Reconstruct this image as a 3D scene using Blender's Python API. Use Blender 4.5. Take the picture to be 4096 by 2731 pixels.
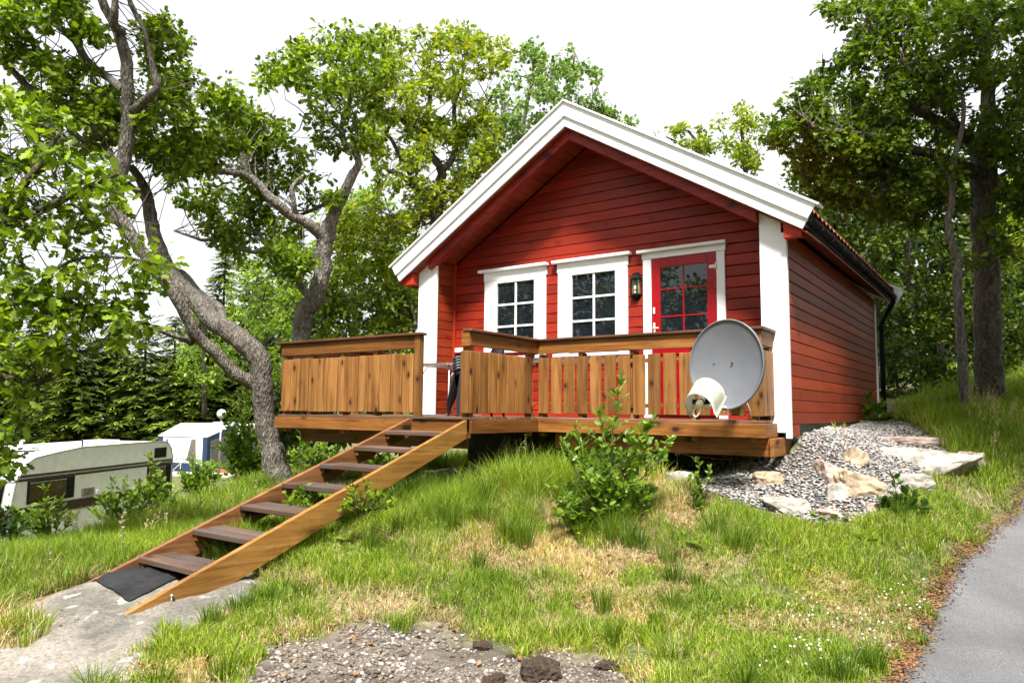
import bpy, bmesh, math, random
import numpy as np
from mathutils import Vector, Matrix
for _o in list(bpy.data.objects): bpy.data.objects.remove(_o)
SC = bpy.context.scene
COL = SC.collection
# ------------------------------------------------------------------ camera
RX = Vector((0.8174936, 0.5758547, 0.0097739)); UX = Vector((0.0473079, -0.0840529, 0.9953377)); FX = Vector((-0.5739914, 0.8132198, 0.0959552))
cam = bpy.data.cameras.new('camera'); camo = bpy.data.objects.new('camera', cam); COL.objects.link(camo)
m = Matrix.Identity(4)
for i in range(3):
    m[i][0] = RX[i]; m[i][1] = UX[i]; m[i][2] = -FX[i]
camo.matrix_world = m
cam.sensor_width = 36; cam.lens = 25.36; cam.clip_start = 0.1; cam.clip_end = 3000
SC.camera = camo
# ------------------------------------------------------------------ sky and sun
W = bpy.data.worlds.new("World"); SC.world = W; W.use_nodes = True
nt = W.node_tree; nt.nodes.clear()
sky = nt.nodes.new('ShaderNodeTexSky'); sky.sky_type = 'NISHITA'; sky.sun_disc = False
SUN_EL, SUN_AZ = math.radians(58), math.atan2(0.30, -0.53)      # azimuth measured from +Y towards +X
sky.sun_elevation = SUN_EL; sky.sun_rotation = SUN_AZ; sky.dust_density = 4.0; sky.air_density = 1.2
skym = nt.nodes.new('ShaderNodeMixRGB'); skym.blend_type = 'MIX'; skym.inputs[0].default_value = 0.86
tc = nt.nodes.new('ShaderNodeTexCoord'); nz = nt.nodes.new('ShaderNodeTexNoise'); nz.inputs['Scale'].default_value = 2.2; nz.inputs['Detail'].default_value = 4
cr = nt.nodes.new('ShaderNodeValToRGB'); cr.color_ramp.elements[0].position = .3; cr.color_ramp.elements[1].position = .7
cr.color_ramp.elements[0].color = (8.3, 8.45, 8.75, 1); cr.color_ramp.elements[1].color = (10.9, 10.9, 11.0, 1)
nt.links.new(tc.outputs['Generated'], nz.inputs['Vector']); nt.links.new(nz.outputs['Fac'], cr.inputs[0])
nt.links.new(sky.outputs[0], skym.inputs[1]); nt.links.new(cr.outputs[0], skym.inputs[2])
bg = nt.nodes.new('ShaderNodeBackground'); bg.inputs['Strength'].default_value = 0.060
out = nt.nodes.new('ShaderNodeOutputWorld')
nt.links.new(skym.outputs[0], bg.inputs['Color']); nt.links.new(bg.outputs[0], out.inputs['Surface'])
sun = bpy.data.lights.new('sun', 'SUN'); sun.energy = 5.0; sun.angle = math.radians(9); sun.color = (1.0, 0.965, 0.90)
suno = bpy.data.objects.new('sun', sun); COL.objects.link(suno)
sd = Vector((math.sin(SUN_AZ)*math.cos(SUN_EL), math.cos(SUN_AZ)*math.cos(SUN_EL), math.sin(SUN_EL)))
suno.rotation_euler = sd.to_track_quat('Z', 'Y').to_euler()
SC.view_settings.view_transform = 'Standard'; SC.view_settings.look = 'None'; SC.view_settings.gamma = 1; SC.view_settings.exposure = 1.15
SC.cycles.max_bounces = 8; SC.cycles.diffuse_bounces = 3; SC.cycles.transmission_bounces = 4; SC.cycles.glossy_bounces = 3
SC.cycles.caustics_reflective = False; SC.cycles.caustics_refractive = False
SC.cycles.use_adaptive_sampling = True; SC.cycles.adaptive_threshold = 0.03
SC.cycles.use_denoising = True

rng = np.random.default_rng(7); random.seed(7)
# ------------------------------------------------------------------ helpers
FV = 2885.4/4096*2352
Ra, Ua, Fa = np.array(RX), np.array(UX), np.array(FX)
def ray(vx, vy):
    vx = np.asarray(vx, float); vy = np.asarray(vy, float)
    return Fa + ((vx-1176)/FV)[..., None]*Ra - ((vy-784.1)/FV)[..., None]*Ua
def at(vx, vy, D):
    """world point on the camera ray through image pixel vx, vy, D metres ahead"""
    return ray(vx, vy)*np.asarray(D, float)[..., None]  # points placed from image pixels at a chosen depth
# value noise
def _h(ix, iy, iz, s):
    n = (ix*374761393 + iy*668265263 + iz*2147483647 + s*974634777) & 0xffffffff
    n = ((n ^ (n >> 13))*1274126177) & 0xffffffff
    n = (n ^ (n >> 16)) & 0xffffffff
    return n/4294967295.0
def vnoise(x, y, z=0, s=0):
    x = np.asarray(x, float); y = np.asarray(y, float); z = np.asarray(z, float)+0*x
    xi = np.floor(x).astype(np.int64); yi = np.floor(y).astype(np.int64); zi = np.floor(z).astype(np.int64)
    fx, fy, fz = x-xi, y-yi, z-zi
    fx = fx*fx*(3-2*fx); fy = fy*fy*(3-2*fy); fz = fz*fz*(3-2*fz)
    r = 0
    for a in (0, 1):
        for b in (0, 1):
            for c in (0, 1):
                r = r + _h(xi+a, yi+b, zi+c, s)*(fx if a else 1-fx)*(fy if b else 1-fy)*(fz if c else 1-fz)
    return r
def fbm(x, y, z=0, o=3, s=0):
    r = 0; a = 1; t = 0
    for k in range(o):
        r = r+a*vnoise(x*2**k, y*2**k, z*2**k if np.ndim(z) else z, s+k); t += a; a *= .5
    return r/t
def mesh_np(name, verts, faces_flat, loop_tot, mat, uvname=None, smooth=False):
    me = bpy.data.meshes.new(name)
    verts = np.ascontiguousarray(verts, dtype=np.float32)
    me.vertices.add(len(verts)); me.vertices.foreach_set('co', verts.ravel())
    faces_flat = np.ascontiguousarray(faces_flat, dtype=np.int32).ravel()
    loop_tot = np.ascontiguousarray(loop_tot, dtype=np.int32)
    me.loops.add(len(faces_flat)); me.loops.foreach_set('vertex_index', faces_flat)
    me.polygons.add(len(loop_tot))
    st = np.zeros(len(loop_tot), np.int32); st[1:] = np.cumsum(loop_tot)[:-1]
    me.polygons.foreach_set('loop_start', st); me.polygons.foreach_set('loop_total', loop_tot)
    if smooth: me.polygons.foreach_set('use_smooth', np.ones(len(loop_tot), bool))
    me.update(calc_edges=True)
    if mat: me.materials.append(mat)
    return me
def setp(o, label=None, cat=None, group=None, kind=None):
    if label: o['label'] = label
    if cat: o['category'] = cat
    if group: o['group'] = group
    if kind: o['kind'] = kind
    return o
def worg(p):
    v = Vector((0, 0, 0))
    while p is not None:
        v += p.location; p = p.parent
    return v
def link(name, me, parent=None, org=None, shift=True):
    """mesh data given in world coordinates; origin goes to org (or the parent's)"""
    o = bpy.data.objects.new(name, me); COL.objects.link(o)
    po = worg(parent)
    org = Vector(org) if org is not None else po
    if shift: me.transform(Matrix.Translation(-org))
    o.location = org-po
    if parent: o.parent = parent
    return o
def thing(name, label, cat, loc=(0, 0, 0), rot=0, group=None):
    o = bpy.data.objects.new(name, None); COL.objects.link(o); o.location = loc; o.rotation_euler = (0, 0, rot); o.empty_display_size = .1
    return setp(o, label, cat, group)
def dup(root, parent=None):
    c = root.copy(); COL.objects.link(c)
    if parent is not None: c.parent = parent
    for ch in list(root.children): dup(ch, c)
    return c
class MB:
    def __init__(s): s.bm = bmesh.new()
    def box(s, x0, x1, y0, y1, z0, z1, bev=0):
        vs = [s.bm.verts.new(p) for p in ((x0,y0,z0),(x1,y0,z0),(x1,y1,z0),(x0,y1,z0),(x0,y0,z1),(x1,y0,z1),(x1,y1,z1),(x0,y1,z1))]
        fs = [s.bm.faces.new([vs[i] for i in q]) for q in ((3,2,1,0),(4,5,6,7),(0,1,5,4),(1,2,6,5),(2,3,7,6),(3,0,4,7))]
        if bev: s._bev(fs, bev)
        return s
    def _bev(s, fs, bev, seg=1):
        es = list({e for f in fs for e in f.edges})
        bmesh.ops.bevel(s.bm, geom=es, offset=bev, segments=seg, affect='EDGES', clamp_overlap=True)
    def prism(s, pts, vec, bev=0):
        """polygon pts (3d) extruded by vec"""
        vec = Vector(vec); a = [s.bm.verts.new(p) for p in pts]; b = [s.bm.verts.new(Vector(p)+vec) for p in pts]
        n = len(a); fs = [s.bm.faces.new(a[::-1]), s.bm.faces.new(b)]
        for i in range(n): fs.append(s.bm.faces.new([a[i], a[(i+1) % n], b[(i+1) % n], b[i]]))
        if bev: s._bev(fs, bev)
        return s
    def beam(s, p, q, w, h, up=(0, 0, 1), bev=0):
        p, q = Vector(p), Vector(q); d = (q-p).normalized(); up = Vector(up); sx = d.cross(up).normalized(); u = sx.cross(d)
        pts = [p+sx*w/2*a+u*h/2*b for a, b in ((-1,-1),(1,-1),(1,1),(-1,1))]
        return s.prism(pts, q-p, bev)
    def tube(s, pts, rads, n=10, cap=True, closed=False):
        pts = [Vector(p) for p in pts]
        if not hasattr(rads, '__len__'): rads = [rads]*len(pts)
        rings = []; prev = None
        for i, p in enumerate(pts):
            t = (pts[min(i+1, len(pts)-1)]-pts[max(i-1, 0)])
            if closed: t = pts[(i+1) % len(pts)]-pts[i-1]
            t = t.normalized() if t.length > 1e-9 else Vector((0, 0, 1))
            if prev is None:
                a = t.cross(Vector((0, 0, 1)) if abs(t.z) < .9 else Vector((1, 0, 0))).normalized()
            else:
                a = (prev-t*prev.dot(t)).normalized()
            prev = a; b = t.cross(a)
            rings.append([s.bm.verts.new(p+(a*math.cos(k*2*math.pi/n)+b*math.sin(k*2*math.pi/n))*rads[i]) for k in range(n)])
        m_ = len(rings)
        for i in range(m_ if closed else m_-1):
            r0, r1 = rings[i], rings[(i+1) % m_]
            for k in range(n):
                f = s.bm.faces.new([r0[k], r0[(k+1) % n], r1[(k+1) % n], r1[k]]); f.smooth = True
        if cap and not closed:
            s.bm.faces.new(rings[0][::-1]); s.bm.faces.new(rings[-1])
        return s
    def lathe(s, prof, M, n=24, cap=False, a0=0, a1=2*math.pi):
        full = abs(a1-a0-2*math.pi) < 1e-6
        rings = []
        kk = n if full else n+1
        for r, z in prof:
            rings.append([s.bm.verts.new(M @ Vector((r*math.cos(a0+(a1-a0)*k/n), r*math.sin(a0+(a1-a0)*k/n), z))) for k in range(kk)])
        for i in range(len(rings)-1):
            for k in range(n):
                k2 = (k+1) % kk
                f = s.bm.faces.new([rings[i][k], rings[i][k2], rings[i+1][k2], rings[i+1][k]]); f.smooth = True
        if cap:
            s.bm.faces.new(rings[0][::-1]); s.bm.faces.new(rings[-1])
        return s
    def mesh(s, name, mat, shade=False):
        me = bpy.data.meshes.new(name)
        bmesh.ops.recalc_face_normals(s.bm, faces=s.bm.faces)
        s.bm.to_mesh(me); s.bm.free()
        if mat: me.materials.append(mat)
        if shade:
            me.polygons.foreach_set('use_smooth', np.ones(len(me.polygons), bool))
        return me
    def build(s, name, mat, parent=None, org=None, shade=False):
        return link(name, s.mesh(name, mat, shade), parent, org)
# ------------------------------------------------------------------ materials
def new_mat(name):
    ma = bpy.data.materials.new(name); ma.use_nodes = True; n = ma.node_tree; n.nodes.clear()
    o = n.nodes.new('ShaderNodeOutputMaterial'); p = n.nodes.new('ShaderNodeBsdfPrincipled')
    n.links.new(p.outputs[0], o.inputs['Surface'])
    return ma, n, p, o
def nd(n, t, **kw):
    x = n.nodes.new(t)
    for k, v in kw.items():
        if k in x.inputs: x.inputs[k].default_value = v
        else: setattr(x, k, v)
    return x
def ramp(n, src, stops):
    r = n.nodes.new('ShaderNodeValToRGB'); e = r.color_ramp.elements
    while len(e) < len(stops): e.new(.5)
    for i, (p, c) in enumerate(stops):
        e[i].position = p; e[i].color = (*c, 1) if len(c) == 3 else c
    n.links.new(src, r.inputs[0]); return r
def mixc(n, f, a, b, mode='MIX'):
    x = n.nodes.new('ShaderNodeMixRGB'); x.blend_type = mode
    for i, v in ((0, f), (1, a), (2, b)):
        if isinstance(v, (int, float)): x.inputs[i].default_value = v
        elif isinstance(v, tuple): x.inputs[i].default_value = (*v, 1)
        else: n.links.new(v, x.inputs[i])
    return x.outputs[0]
def mth(n, op, a, b=0.0):
    x = n.nodes.new('ShaderNodeMath'); x.operation = op
    for i, v in ((0, a), (1, b)):
        if isinstance(v, (int, float)): x.inputs[i].default_value = v
        else: n.links.new(v, x.inputs[i])
    return x.outputs[0]
def bump(n, p, h, strength=.3, dist=.01):
    b = n.nodes.new('ShaderNodeBump'); b.inputs['Strength'].default_value = strength; b.inputs['Distance'].default_value = dist
    n.links.new(h, b.inputs['Height']); n.links.new(b.outputs[0], p.inputs['Normal'])
def coords(n, scale=(1, 1, 1), seed=True, rot=(0, 0, 0)):
    t = n.nodes.new('ShaderNodeTexCoord'); v = t.outputs['Object']
    mp = n.nodes.new('ShaderNodeMapping'); mp.inputs['Scale'].default_value = scale; mp.inputs['Rotation'].default_value = rot
    n.links.new(v, mp.inputs['Vector'])
    if seed:
        oi = n.nodes.new('ShaderNodeObjectInfo'); g = n.nodes.new('ShaderNodeNewGeometry')
        a = mth(n, 'MULTIPLY', oi.outputs['Random'], 61.0); b = mth(n, 'MULTIPLY', g.outputs['Random Per Island'], 43.0); c = mth(n, 'ADD', a, b)
        cb = n.nodes.new('ShaderNodeCombineXYZ')
        for i in range(3): n.links.new(c, cb.inputs[i])
        n.links.new(cb.outputs[0], mp.inputs['Location'])
        return mp.outputs[0], oi, g
    return mp.outputs[0]
def wood_mat(name, axis, light, mid, dark, knot=(0.03, 0.012, 0.005), rough=.55, knots=True, grey=None, kscale=1.0):
    ma, n, p, o = new_mat(name)
    al, ac = 1.1, 16.0
    sc = [ac, ac, ac]; sc[axis] = al
    v, oi, g = coords(n, tuple(sc))
    d1 = nd(n, 'ShaderNodeTexNoise', Scale=1.0, Detail=6.0, Roughness=.65, Distortion=.6); n.links.new(v, d1.inputs['Vector'])
    sc2 = [95.0, 95.0, 95.0]; sc2[axis] = 2.5
    v2, _, _ = coords(n, tuple(sc2)); d2 = nd(n, 'ShaderNodeTexNoise', Scale=1.0, Detail=3.0); n.links.new(v2, d2.inputs['Vector'])
    f = mth(n, 'ADD', mth(n, 'MULTIPLY', d1.outputs['Fac'], .72), mth(n, 'MULTIPLY', d2.outputs['Fac'], .28))
    r = ramp(n, f, [(.34, dark), (.48, mid), (.62, light), (.75, mid)])
    col = r.outputs[0]
    # per board tone
    rnd = mth(n, 'FRACT', mth(n, 'ADD', mth(n, 'MULTIPLY', oi.outputs['Random'], 7.0), mth(n, 'MULTIPLY', g.outputs['Random Per Island'], 5.0)))
    tone = ramp(n, rnd, [(0, (.68, .66, .64)), (.5, (1, 1, 1)), (1, (1.22, 1.24, 1.28))])
    col = mixc(n, 1.0, col, tone.outputs[0], 'MULTIPLY')
    lf = nd(n, 'ShaderNodeTexNoise', Scale=1.3, Detail=4.0); n.links.new(coords(n, (1, 1, 1), False), lf.inputs['Vector'])
    col = mixc(n, 1.0, col, ramp(n, lf.outputs['Fac'], [(.34, (.80, .79, .78)), (.5, (1, 1, 1)), (.66, (1.13, 1.14, 1.16))]).outputs[0], 'MULTIPLY')
    if knots:
        sc3 = [6.5*kscale]*3; sc3[axis] = 3.6*kscale
        v3, _, _ = coords(n, tuple(sc3)); vo = nd(n, 'ShaderNodeTexVoronoi', Scale=1.0); n.links.new(v3, vo.inputs['Vector'])
        wob = mth(n, 'ADD', vo.outputs['Distance'], mth(n, 'MULTIPLY', mth(n, 'SUBTRACT', d1.outputs['Fac'], .5), .22))
        k = ramp(n, wob, [(.06, (1, 1, 1)), (.11, (.85, .85, .85)), (.17, (.30, .30, .30)), (.33, (0, 0, 0))])
        col = mixc(n, k.outputs[0], col, knot)
    if grey:
        d4 = nd(n, 'ShaderNodeTexNoise', Scale=3.0, Detail=5.0); n.links.new(coords(n, (1, 1, 1), False), d4.inputs['Vector'])
        k4 = ramp(n, d4.outputs['Fac'], [(.42, (0, 0, 0)), (.66, (1, 1, 1))])
        col = mixc(n, mth(n, 'MULTIPLY', k4.outputs[0], .8), col, grey)
    n.links.new(col, p.inputs['Base Color']); p.inputs['Roughness'].default_value = rough
    p.inputs['Specular IOR Level'].default_value = .35
    bump(n, p, f, .35, .004)
    return ma
OL, OM, OD = (0.41, 0.195, 0.060), (0.29, 0.122, 0.030), (0.13, 0.048, 0.011)
WOOD_Z = wood_mat('stained_boards_upright', 2, OL, OM, OD)
WOOD_X = wood_mat('stained_boards_along', 0, (0.36, 0.150, 0.034), (0.25, 0.092, 0.018), (0.12, 0.036, 0.007), kscale=.8)
WOOD_Y = wood_mat('stained_boards_across', 1, (0.37, 0.158, 0.037), (0.26, 0.096, 0.02), (0.12, 0.038, 0.008), kscale=.8)
CAPM = wood_mat('weathered_cap_board', 0, (0.19, 0.085, 0.045), (0.12, 0.047, 0.024), (0.055, 0.02, 0.01), knots=False, rough=.45)
CAPY = wood_mat('weathered_cap_board_deep', 1, (0.19, 0.085, 0.045), (0.12, 0.047, 0.024), (0.055, 0.02, 0.01), knots=False, rough=.45)
STRM = wood_mat('honey_stringer', 1, (0.33, 0.168, 0.046), (0.24, 0.112, 0.027), (0.13, 0.050, 0.012), kscale=.45, rough=.42)
TREADM = wood_mat('worn_tread', 0, (0.19, 0.115, 0.075), (0.115, 0.065, 0.045), (0.055, 0.030, 0.022), knots=True, grey=(0.105, 0.085, 0.078), rough=.6, kscale=.7)
DECKM = wood_mat('deck_boards', 1, (0.26, 0.15, 0.10), (0.17, 0.09, 0.055), (0.09, 0.045, 0.03), knots=False, rough=.6)
RED = dict(light=(0.44, 0.034, 0.010), mid=(0.37, 0.025, 0.008), dark=(0.27, 0.016, 0.006), knot=(0.20, 0.009, 0.005), rough=.5)
REDX = wood_mat('red_siding_along', 0, kscale=.75, **RED)
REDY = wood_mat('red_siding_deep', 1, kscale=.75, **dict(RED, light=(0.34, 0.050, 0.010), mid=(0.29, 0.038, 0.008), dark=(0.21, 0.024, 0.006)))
REDZ = wood_mat('red_trim_upright', 2, kscale=.75, **RED)
def paint(name, col, rough=.45, var=.06, spec=.4, metal=0.0, bscale=None, bs=.15, emit=None):
    ma, n, p, o = new_mat(name)
    d = nd(n, 'ShaderNodeTexNoise', Scale=6.0, Detail=6.0, Roughness=.65); n.links.new(coords(n, (1, 1, 1), True)[0], d.inputs['Vector'])
    hi = tuple(min(1, c*(1+var)) for c in col); lo = tuple(c*(1-var*2.2) for c in col)
    r = ramp(n, d.outputs['Fac'], [(.3, lo), (.6, hi)])
    n.links.new(r.outputs[0], p.inputs['Base Color'])
    rr = ramp(n, d.outputs['Fac'], [(.3, (rough*1.25,)*3), (.7, (rough*.85,)*3)]); n.links.new(rr.outputs[0], p.inputs['Roughness'])
    p.inputs['Specular IOR Level'].default_value = spec; p.inputs['Metallic'].default_value = metal
    if bscale:
        d2 = nd(n, 'ShaderNodeTexNoise', Scale=bscale, Detail=4.0); n.links.new(coords(n, (1, 1, 1), False), d2.inputs['Vector']); bump(n, p, d2.outputs['Fac'], bs, .004)
    return ma
WHITE = paint('white_paint', (0.86, 0.87, 0.885), .4, .015, bscale=40)
DOORRED = paint('glossy_red_door', (0.40, 0.006, 0.012), .25, .06)
BLACKM = paint('black_plastic', (0.009, 0.009, 0.010), .6, .2, spec=.2)
GLASS = paint('dark_window_glass', (0.010, 0.013, 0.018), .01, .2, spec=.9)
STEEL = paint('galvanised_steel', (0.52, 0.54, 0.55), .35, .12, metal=.9)
ALU = paint('aluminium_edge', (0.72, 0.73, 0.74), .25, .05, metal=.85)
CONC = paint('foundation_concrete', (0.33, 0.32, 0.30), .9, .12, bscale=30, bs=.5)
TILE = paint('orange_roof_tile', (0.36, 0.125, 0.06), .75, .22, bscale=30)
PLAST = paint('charcoal_plastic', (0.022, 0.028, 0.036), .38, .12)
DISH = paint('grey_dish_coating', (0.175, 0.183, 0.208), .42, .05, bscale=60, bs=.05)
CREAM = paint('cream_plastic', (0.74, 0.74, 0.64), .35, .04)
BRASS = paint('brass_reflector', (0.62, 0.50, 0.22), .25, .15, metal=.7)
RUST = paint('rusty_screw', (0.16, 0.045, 0.02), .8, .3)
# ------------------------------------------------------------------ terrain
CT = np.array([(0,0,-1.55),(-2,0,-1.6),(-4,0,-1.65),(-1.3,3.9,-1.47),(-2.39,3.41,-1.5),(-3.54,2.55,-1.5),(-4.6,1.75,-1.5),(-7,1.5,-1.6),
(-4.9,2.5,-1.40),(-5.75,2.84,-1.30),(-4.9,3.18,-1.39),(-6.1,2.3,-1.43),(-5.3,3.4,-1.34),(-2.82,4.02,-1.47),(-3.3,4.7,-1.30),(-4.0,5.25,-1.02),
(-4.9,4.0,-1.20),(-4.9,4.8,-1.06),(-4.9,5.6,-.95),(-4.3,6.6,-.84),(-3.0,7.2,-.72),(-3.0,8.4,-.76),(-3.16,5.88,-.98),(-2.4,6.1,-.96),(-2.3,7.6,-.66),
(-2,8.2,-.36),(-2,8.5,-.24),(-2,9.3,-.18),(-2,11,-.19),(-2,13.7,-.12),(-1.33,8.35,-.58),(-1.02,9.1,-.60),(-1.0,10.5,-.35),(-1.55,7.3,-.9),
(-.76,7.56,-.90),(-1.08,5.75,-1.36),(-2.12,5.3,-1.24),(-.5,10.7,-.28),(-.03,9.4,-.95),(-.5,7.6,-1.1),(-.65,6.3,-1.36),(0.01,12.3,-.12),(.8,12,-.5),(1.2,10,-.9),(1.5,6,-1.35),(1.5,3,-1.5),
(-.445,14.4,.01),(-.9,15.3,.30),(-1.5,17,.4),(0,20,1.2),(3,20,2),(-3,16,.2),(-3,22,.8),(-8,16,-.3),(-4.6,10,-.4),(-7.3,9,-.9),(-7.3,12,-.8),
(-8.4,6.4,-1.04),(-7.3,6.3,-1.12),(-6.5,5,-1.17),(-6.8,4,-1.28),(-7.6,2.8,-1.42),(-8.1,3.65,-1.52),(-9.16,5.35,-1.42),(-10.3,6.2,-1.65),(-9.8,4.3,-1.90),(-13,5.5,-2.6),(-16,6.5,-3.1),(-18,7.5,-3.55),
(-12.6,7.2,-1.95),(-15,9,-2.8),(-18,11,-3.4),(-11.3,7.8,-1.85),(-20,9,-3.6),(-24,13,-3.58),(-28,16,-3.45),(-35,22,-3.4),(-20,20,-3.0),(-13,12,-1.8),(-10,9,-1.3),
(-60,0,-4.5),(-60,60,-3),(0,60,3),(60,60,4),(60,0,-1),(0,-30,-2),(-40,-30,-4),(40,-30,-2),(-30,45,-3.2),(10,30,2.8),(20,12,0.0),(-10,24,-1),(-14,38,-1.5),(-45,20,-3.6),(-30,5,-4)], float)
def _phi(r2): return .5*r2*np.log(r2+1e-9)
def _tps():
    X = CT[:, :2]; n = len(X)
    K = _phi(((X[:, None]-X[None])**2).sum(-1))+np.eye(n)*.02
    P = np.hstack([np.ones((n, 1)), X]); A = np.zeros((n+3, n+3)); A[:n, :n] = K; A[:n, n:] = P; A[n:, :n] = P.T
    return np.linalg.solve(A, np.concatenate([CT[:, 2], np.zeros(3)]))
_w = _tps()
def T(x, y):
    x = np.asarray(x, float); y = np.asarray(y, float); sh = x.shape
    x = np.clip(x.ravel(), -60, 60); y = np.clip(y.ravel(), -30, 60); z = np.empty(len(x))
    for i in range(0, len(x), 40000):
        a, b = x[i:i+40000], y[i:i+40000]
        r2 = (a[:, None]-CT[None, :, 0])**2+(b[:, None]-CT[None, :, 1])**2
        z[i:i+40000] = _phi(r2) @ _w[:-3]+_w[-3]+_w[-2]*a+_w[-1]*b
    near = np.exp(-((x+4)**2+(y-6)**2)/500)
    z += (fbm(x*1.3, y*1.3, 0, 3, 3)-.5)*.09*near+(fbm(x*6, y*6, 0, 2, 9)-.5)*.03*near
    return z.reshape(sh)
def hit(vx, vy, dmin=2.0, dmax=60.0):
    vx = np.atleast_1d(np.asarray(vx, float)); vy = np.atleast_1d(np.asarray(vy, float))
    d = ray(vx, vy); ds = np.concatenate([np.arange(dmin, 16, .04), np.arange(16, dmax, .25)])
    P = d[:, None, :]*ds[None, :, None]
    below = P[..., 2] < T(P[..., 0], P[..., 1])
    i = np.where(below.any(1), below.argmax(1), len(ds)-1)
    return P[np.arange(len(vx)), i]
def hpoly(pts):
    a = np.array(pts, float); return hit(a[:, 0], a[:, 1])[:, :2]
def inpoly(x, y, poly):
    r = np.zeros(np.shape(x), bool); n = len(poly)
    for i in range(n):
        x0, y0 = poly[i]; x1, y1 = poly[(i+1) % n]
        c = ((y0 > y) != (y1 > y)) & (x < (x1-x0)*(y-y0)/((y1-y0) if y1 != y0 else 1e-9)+x0)
        r ^= c
    return r
def pdist(x, y, poly, closed=True):
    d = np.full(np.shape(x), 1e9); n = len(poly)
    for i in range(n if closed else n-1):
        a = np.array(poly[i]); b = np.array(poly[(i+1) % n]); ab = b-a; L = max(ab @ ab, 1e-9)
        t = np.clip(((x-a[0])*ab[0]+(y-a[1])*ab[1])/L, 0, 1)
        d = np.minimum(d, np.hypot(x-a[0]-t*ab[0], y-a[1]-t*ab[1]))
    return d
# ground regions, as outlines lying on the terrain
ROCK = hpoly([(25,1415),(60,1395),(215,1345),(300,1298),(420,1290),(470,1330),(560,1330),(600,1350),(560,1395),(440,1440),(350,1490),(300,1530),(255,1575),(150,1640),(-200,1640),(-60,1500),(60,1480)])
GRAV = hpoly([(540,1568),(610,1495),(710,1468),(850,1432),(1000,1428),(1065,1472),(1200,1492),(1330,1502),(1450,1530),(1500,1580),(1700,1900),(900,2100),(200,1900)])
MOUND = np.array([(-2.25,8.1),(-2.0,8.0),(-2.0,13.4),(-1.6,12.9),(-1.3,11.6),(-.95,10.6),(-.72,9.7),(-1.0,8.8),(-.95,7.9),(-1.2,7.3),(-1.55,6.95),(-2.0,6.95),(-2.5,7.0),(-3.0,7.3),(-3.6,7.8),(-3.6,9.0),(-2.25,9.0)])
_el = np.array([(2500,1060),(2352,1168),(2265,1262),(2200,1322),(2160,1392),(2115,1490),(2085,1568)], float)
PEDGE = hit(_el[1:, 0], _el[1:, 1])[:, :2]
PEDGE = np.vstack([[1.6, 18.0], [.75, 12.6], [.25, 10.6], PEDGE, [[-.62, 3.2], [-.7, 1.0], [-.8, -6.0]]])
PATH = np.vstack([PEDGE, [[2.2, -6], [2.1, 6], [2.6, 10], [4.6, 18]]])
DECKP = np.array([(-8.3,6.3),(-5,6.3),(-5,7.6),(-2.2,7.6),(-2.0,8.0),(-2.0,13.7),(-7.4,13.7),(-7.4,8.9),(-8.3,8.9)])
def seg_axis(c, n, s, lim):
    t = np.linspace(-1, 1, n); a = np.sinh(t*s)/np.sinh(s)
    return c+a*lim
gx = seg_axis(-3.6, 460, 4.6, 260); gy = seg_axis(5.2, 460, 4.6, 260)
X, Y = np.meshgrid(gx, gy); Z = T(X, Y)
far = np.clip((np.hypot(X+4, Y-6)-70)/180, 0, 1)
Z = Z*(1-far)+(-4.0)*far
Z[inpoly(X, Y, ROCK)] -= .03; Z[inpoly(X, Y, PATH)] -= .03
nv = X.size; idx = np.arange(nv).reshape(X.shape)
q = np.stack([idx[:-1, :-1], idx[:-1, 1:], idx[1:, 1:], idx[1:, :-1]], -1).reshape(-1, 4)
def attr_col(me, name, rgb):
    a = me.color_attributes.new(name, 'FLOAT_COLOR', 'POINT'); c = np.ones((len(rgb), 4), np.float32); c[:, :3] = rgb; a.data.foreach_set('color', c.ravel())
me = mesh_np('ground', np.stack([X, Y, Z], -1).reshape(-1, 3), q, np.full(len(q), 4), None, smooth=True)
xf, yf = X.ravel(), Y.ravel()
edge = (fbm(xf*5, yf*5, 0, 3, 5)-.5)*.5
gm = np.clip(.5+(np.where(inpoly(xf, yf, GRAV), 1, -1)*pdist(xf, yf, GRAV)+edge*.3)*6, 0, 1)
mm = np.clip(.5+(np.where(inpoly(xf, yf, MOUND), 1, -1)*pdist(xf, yf, MOUND)+edge*.15)*8, 0, 1)
dry = np.clip((.55*fbm(xf*1.1+3, yf*1.1, 0, 3, 21)+.45*fbm(xf*3.3, yf*3.3, 0, 2, 22)-.45)*6, 0, 1)*np.clip((9.3-yf)/1.0, .25, 1)
attr_col(me, 'region', np.stack([gm, mm, dry], -1))
ma, n, p, o = new_mat('meadow_soil')
c0 = coords(n, (1, 1, 1), False)
at_ = nd(n, 'ShaderNodeAttribute', attribute_name='region'); sep = n.nodes.new('ShaderNodeSeparateColor'); n.links.new(at_.outputs['Color'], sep.inputs[0])
a1 = nd(n, 'ShaderNodeTexNoise', Scale=14.0, Detail=8.0, Roughness=.7); n.links.new(c0, a1.inputs['Vector'])
a2 = nd(n, 'ShaderNodeTexNoise', Scale=70.0, Detail=4.0); n.links.new(c0, a2.inputs['Vector'])
straw = ramp(n, a1.outputs['Fac'], [(.3, (.11, .07, .035)), (.5, (.33, .24, .125)), (.68, (.50, .40, .23))])
green = ramp(n, a1.outputs['Fac'], [(.3, (.035, .05, .010)), (.5, (.09, .12, .022)), (.62, (.24, .20, .09)), (.75, (.36, .29, .16))])
dirt = ramp(n, a1.outputs['Fac'], [(.3, (.08, .055, .035)), (.5, (.175, .13, .09)), (.68, (.29, .23, .175))])
grit = ramp(n, a2.outputs['Fac'], [(.3, (.05, .05, .052)), (.5, (.2, .195, .19)), (.7, (.40, .38, .35))])
col = mixc(n, sep.outputs[2], green.outputs[0], straw.outputs[0])
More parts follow.
